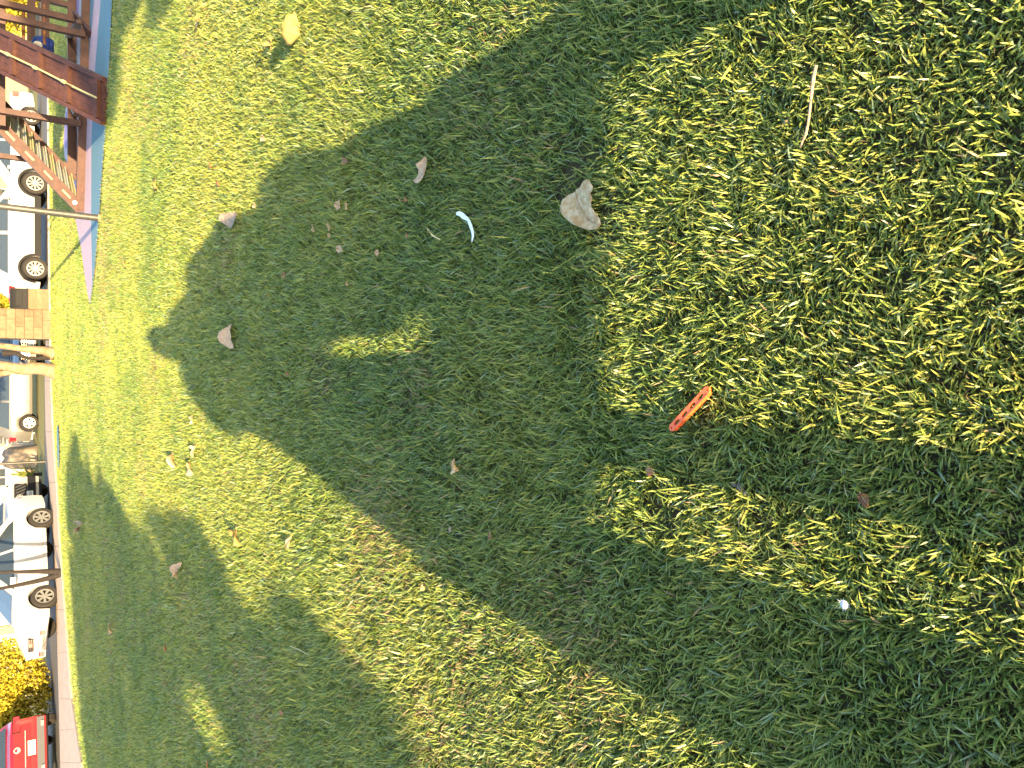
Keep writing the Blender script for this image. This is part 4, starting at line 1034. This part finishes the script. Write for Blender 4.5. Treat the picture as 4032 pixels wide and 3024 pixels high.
leaf('brown leaf at the bottom edge of the left tree shadow', (822, 2998), (818, 3024), .06, 'lf_brn')
leaf('small tan folded leaf in the middle of the body shadow', (1782, 1820), (1812, 1852), .045, 'lf_tan', curl=.5, jag=.15)
leaf('small brown leaf beside the lit patch, above the orange strip', (2548, 1852), (2580, 1858), .022, 'lf_brn', z=.026)
leaf('crumpled brown leaf in shadow between the two lit strips', (3392, 1945), (3428, 1992), .018, 'lf_brn', z=.024, jag=.3, curl=.6)
leaf('small brown leaf in the body shadow towards the left side', (1930, 2098), (1940, 2122), .02, 'lf_brn')
leaf('tiny dark leaf left of the small brown one in the body shadow', (1770, 2080), (1782, 2090), .02, 'lf_grey')
for lb, x, y, dx, dy, w_, m_ in (
    ('orange tan leaf bit at the top of the shadowed chest', 1362, 635, 24, 4, .03, 'lf_brn'), ('tan leaf bit, upper left of the cluster in the shadow', 1337, 809, 16, 14, .035, 'lf_pink'),
    ('pale leaf bit, right of the cluster in the shadow', 1368, 812, 6, 26, .025, 'lf_tan'), ('slim tan leaf bit at the left of the shadow cluster', 1238, 898, 8, 32, .02, 'lf_tan'),
    ('pale leaf bit below the slim one in the shadow cluster', 1299, 894, 4, 30, .024, 'lf_pink'), ('small white leaf bit lowest in the shadow cluster', 1300, 927, 8, 14, .018, 'lf_tan'),
    ('pinkish leaf bit alone below the shadow cluster', 1344, 982, 24, 10, .028, 'lf_pink'), ('tiny pale leaf bit in the shadow towards the white strip', 1490, 996, 12, 10, .02, 'lf_pink'),
    ('tiny white leaf bit in the middle of the shadow', 1371, 1115, 6, 18, .018, 'lf_tan'), ('tiny tan leaf bit in the shadowed shoulder', 1123, 1086, 12, 14, .03, 'lf_brn'),
    ('tiny orange leaf bit just above the slim curled leaf', 1601, 786, 6, 14, .016, 'lf_brn'), ('tiny brown leaf bit beside the straw stalk', 1606, 929, 10, 12, .016, 'lf_brn'),
    ('small pinkish bit exactly on the shadow shoulder edge', 1006, 808, 8, 14, .03, 'lf_pink'), ('reddish bit on dry sunlit grass above the shadow', 831, 652, 10, 10, .04, 'lf_brn'),
    ('orange bit on dry sunlit grass near the shadow shoulder', 863, 723, 10, 12, .04, 'lf_brn'), ('pale bit on sunlit grass high above the shadow', 1040, 545, 14, 12, .03, 'lf_tan'),
    ('tiny orange bit in the left half of the shadow', 1136, 1473, 6, 16, .02, 'lf_brn'), ('tiny pale bit on sunlit strip by the body shadow', 1668, 2312, 14, 14, .018, 'lf_tan')):
    leaf(lb, (x - dx / 2, y - dy / 2), (x + dx / 2, y + dy / 2), w_, m_, z=.027, curl=.4, jag=.2, stalk=False)

# orange plastic strip with oval holes
o0, o1 = gp(2640, 1692, .034), gp(2792, 1527, .036)
d = (o1 - o0); L_ = d.length; t = empty('plastic_strip', o0, math.atan2(d.y, d.x)); tag(t, 'orange plastic strip with oval holes lying on the grass', 'toy part')
hwid = L_ * .058
def oval(cx, rx, ry, n): return [(cx + rx * math.cos(2 * math.pi * i / n), ry * math.sin(2 * math.pi * i / n)) for i in range(n)]
out = [(hwid + hwid * math.cos(a), hwid * math.sin(a)) for a in np.linspace(math.pi / 2, 3 * math.pi / 2, 9)] + [(L_ - hwid + hwid * math.cos(a), hwid * math.sin(a)) for a in np.linspace(-math.pi / 2, math.pi / 2, 9)]
holes = [oval(L_ * c, L_ * .070, hwid * .45, 14) for c in (.19, .385, .59, .79)] + [oval(L_ * .045, hwid * .28, hwid * .28, 8), oval(L_ * .95, hwid * .28, hwid * .28, 8)]
P = list(out); ed = [(i, (i + 1) % len(out)) for i in range(len(out))]
for h_ in holes: k_ = len(P); P += h_; ed += [(k_ + i, k_ + (i + 1) % len(h_)) for i in range(len(h_))]
r = delaunay_2d_cdt([Vector(p) for p in P], ed, [], 0, 1e-7)
fs = []
for f_ in r[2]:
    c = sum((r[0][i] for i in f_), Vector((0, 0))) / len(f_); a_ = (np.array([c.x]), np.array([c.y]))
    if inpoly(*a_, out)[0] and not any(inpoly(*a_, h_)[0] for h_ in holes): fs.append(tuple(f_))
o_ = mobj('perforated_bar', [(v_.x, v_.y, 0) for v_ in r[0]], fs, 'orange', t); md = o_.modifiers.new('thick', 'SOLIDIFY'); md.thickness = .005; md.offset = 0
k = MB(); k.beam((hwid, -hwid * .98, -.002), (L_ - hwid, -hwid * .98, -.002), .002, .012, (0, 1, 0)); k.o('side_rib', 'orange', t)

# dry twig in the sun, straw stalk, down feather, pebbles
tp = [gp(x, y, z_) for x, y, z_ in ((3213, 258, .034), (3204, 300, .034), (3198, 345, .033), (3193, 390, .032), (3188, 440, .032), (3181, 490, .031), (3172, 530, .031), (3160, 555, .028), (3152, 580, .024))]
t = empty('dry_twig', tp[0]); tag(t, 'pale dry twig lying across the sunlit grass', 'twig')
k = MB(); k.tube([p - tp[0] for p in tp], [.0032, .0036, .0034, .0026, .0024, .0026, .0028, .0022, .0014], 8); k.o('stick', 'twig', t, True)
k = MB(); k.tube([tp[2] - tp[0], tp[2] - tp[0] + Vector((.004, .006, .006))], [.0016, .001], 6); k.o('bud', 'twig', t, True)
sp_ = [gp(x, y, .033) for x, y in ((1683, 902), (1702, 926), (1733, 944))]
t = empty('straw_stalk', sp_[0]); tag(t, 'pale straw stalk in the shade left of the white plastic strip', 'straw')
k = MB(); k.tube([p - sp_[0] for p in sp_], [.002, .003, .0016], 6); k.o('stalk', 'straw', t)
sp_ = [gp(x, y, .033) for x, y in ((1144, 2545), (1175, 2557), (1218, 2580))]
t = empty('straw_stalk', sp_[0]); tag(t, 'long pale straw stalk in the left tree shadow', 'straw')
k = MB(); k.tube([p - sp_[0] for p in sp_], [.002, .0025, .0012], 6); k.o('stalk', 'straw', t)
c = gp(3326, 2380, .027); t = empty('down_feather', c); tag(t, 'small white downy feather in the shaded grass', 'feather')
v, f = [], []
for i in range(14):
    a = 2 * math.pi * i / 14; l = random.uniform(.009, .016); w_ = .0016; ca, sa = math.cos(a), math.sin(a); n_ = len(v)
    v += [(-sa * w_, ca * w_, 0), (sa * w_, -ca * w_, 0), (ca * l, sa * l, random.uniform(.002, .008))]; f.append((n_, n_ + 1, n_ + 2))
mobj('barbs', v, f, 'down', t)
k = MB(); k.lathe([(0, -.002), (.006, -.001), (.008, .002), (.005, .005), (0, .006)], 10, 'z'); k.o('tuft', 'down', t, True)
for i, (x, y, r_, lb) in enumerate(((2890, 1905, .007, 'grey pebble in the grass, leftmost of three between the lit strips'), (2915, 1918, .009, 'largest grey pebble of three between the lit strips'), (2935, 1940, .006, 'small grey pebble, rightmost of three between the lit strips'))):
    c = gp(x, y, .014); bm = bmesh.new(); bmesh.ops.create_icosphere(bm, subdivisions=2, radius=r_)
    for v_ in bm.verts: v_.co *= 1 + .15 * math.sin(v_.co.x * 600 + i) * math.cos(v_.co.y * 500); v_.co.z *= .7
    me = bpy.data.meshes.new('pebble'); bm.to_mesh(me); bm.free(); me.shade_smooth(); me.materials.append(M['stone'])
    o_ = bpy.data.objects.new('pebble', me); col.objects.link(o_); o_.location = c; tag(o_, lb, 'pebble', 'pebbles between the lit strips')
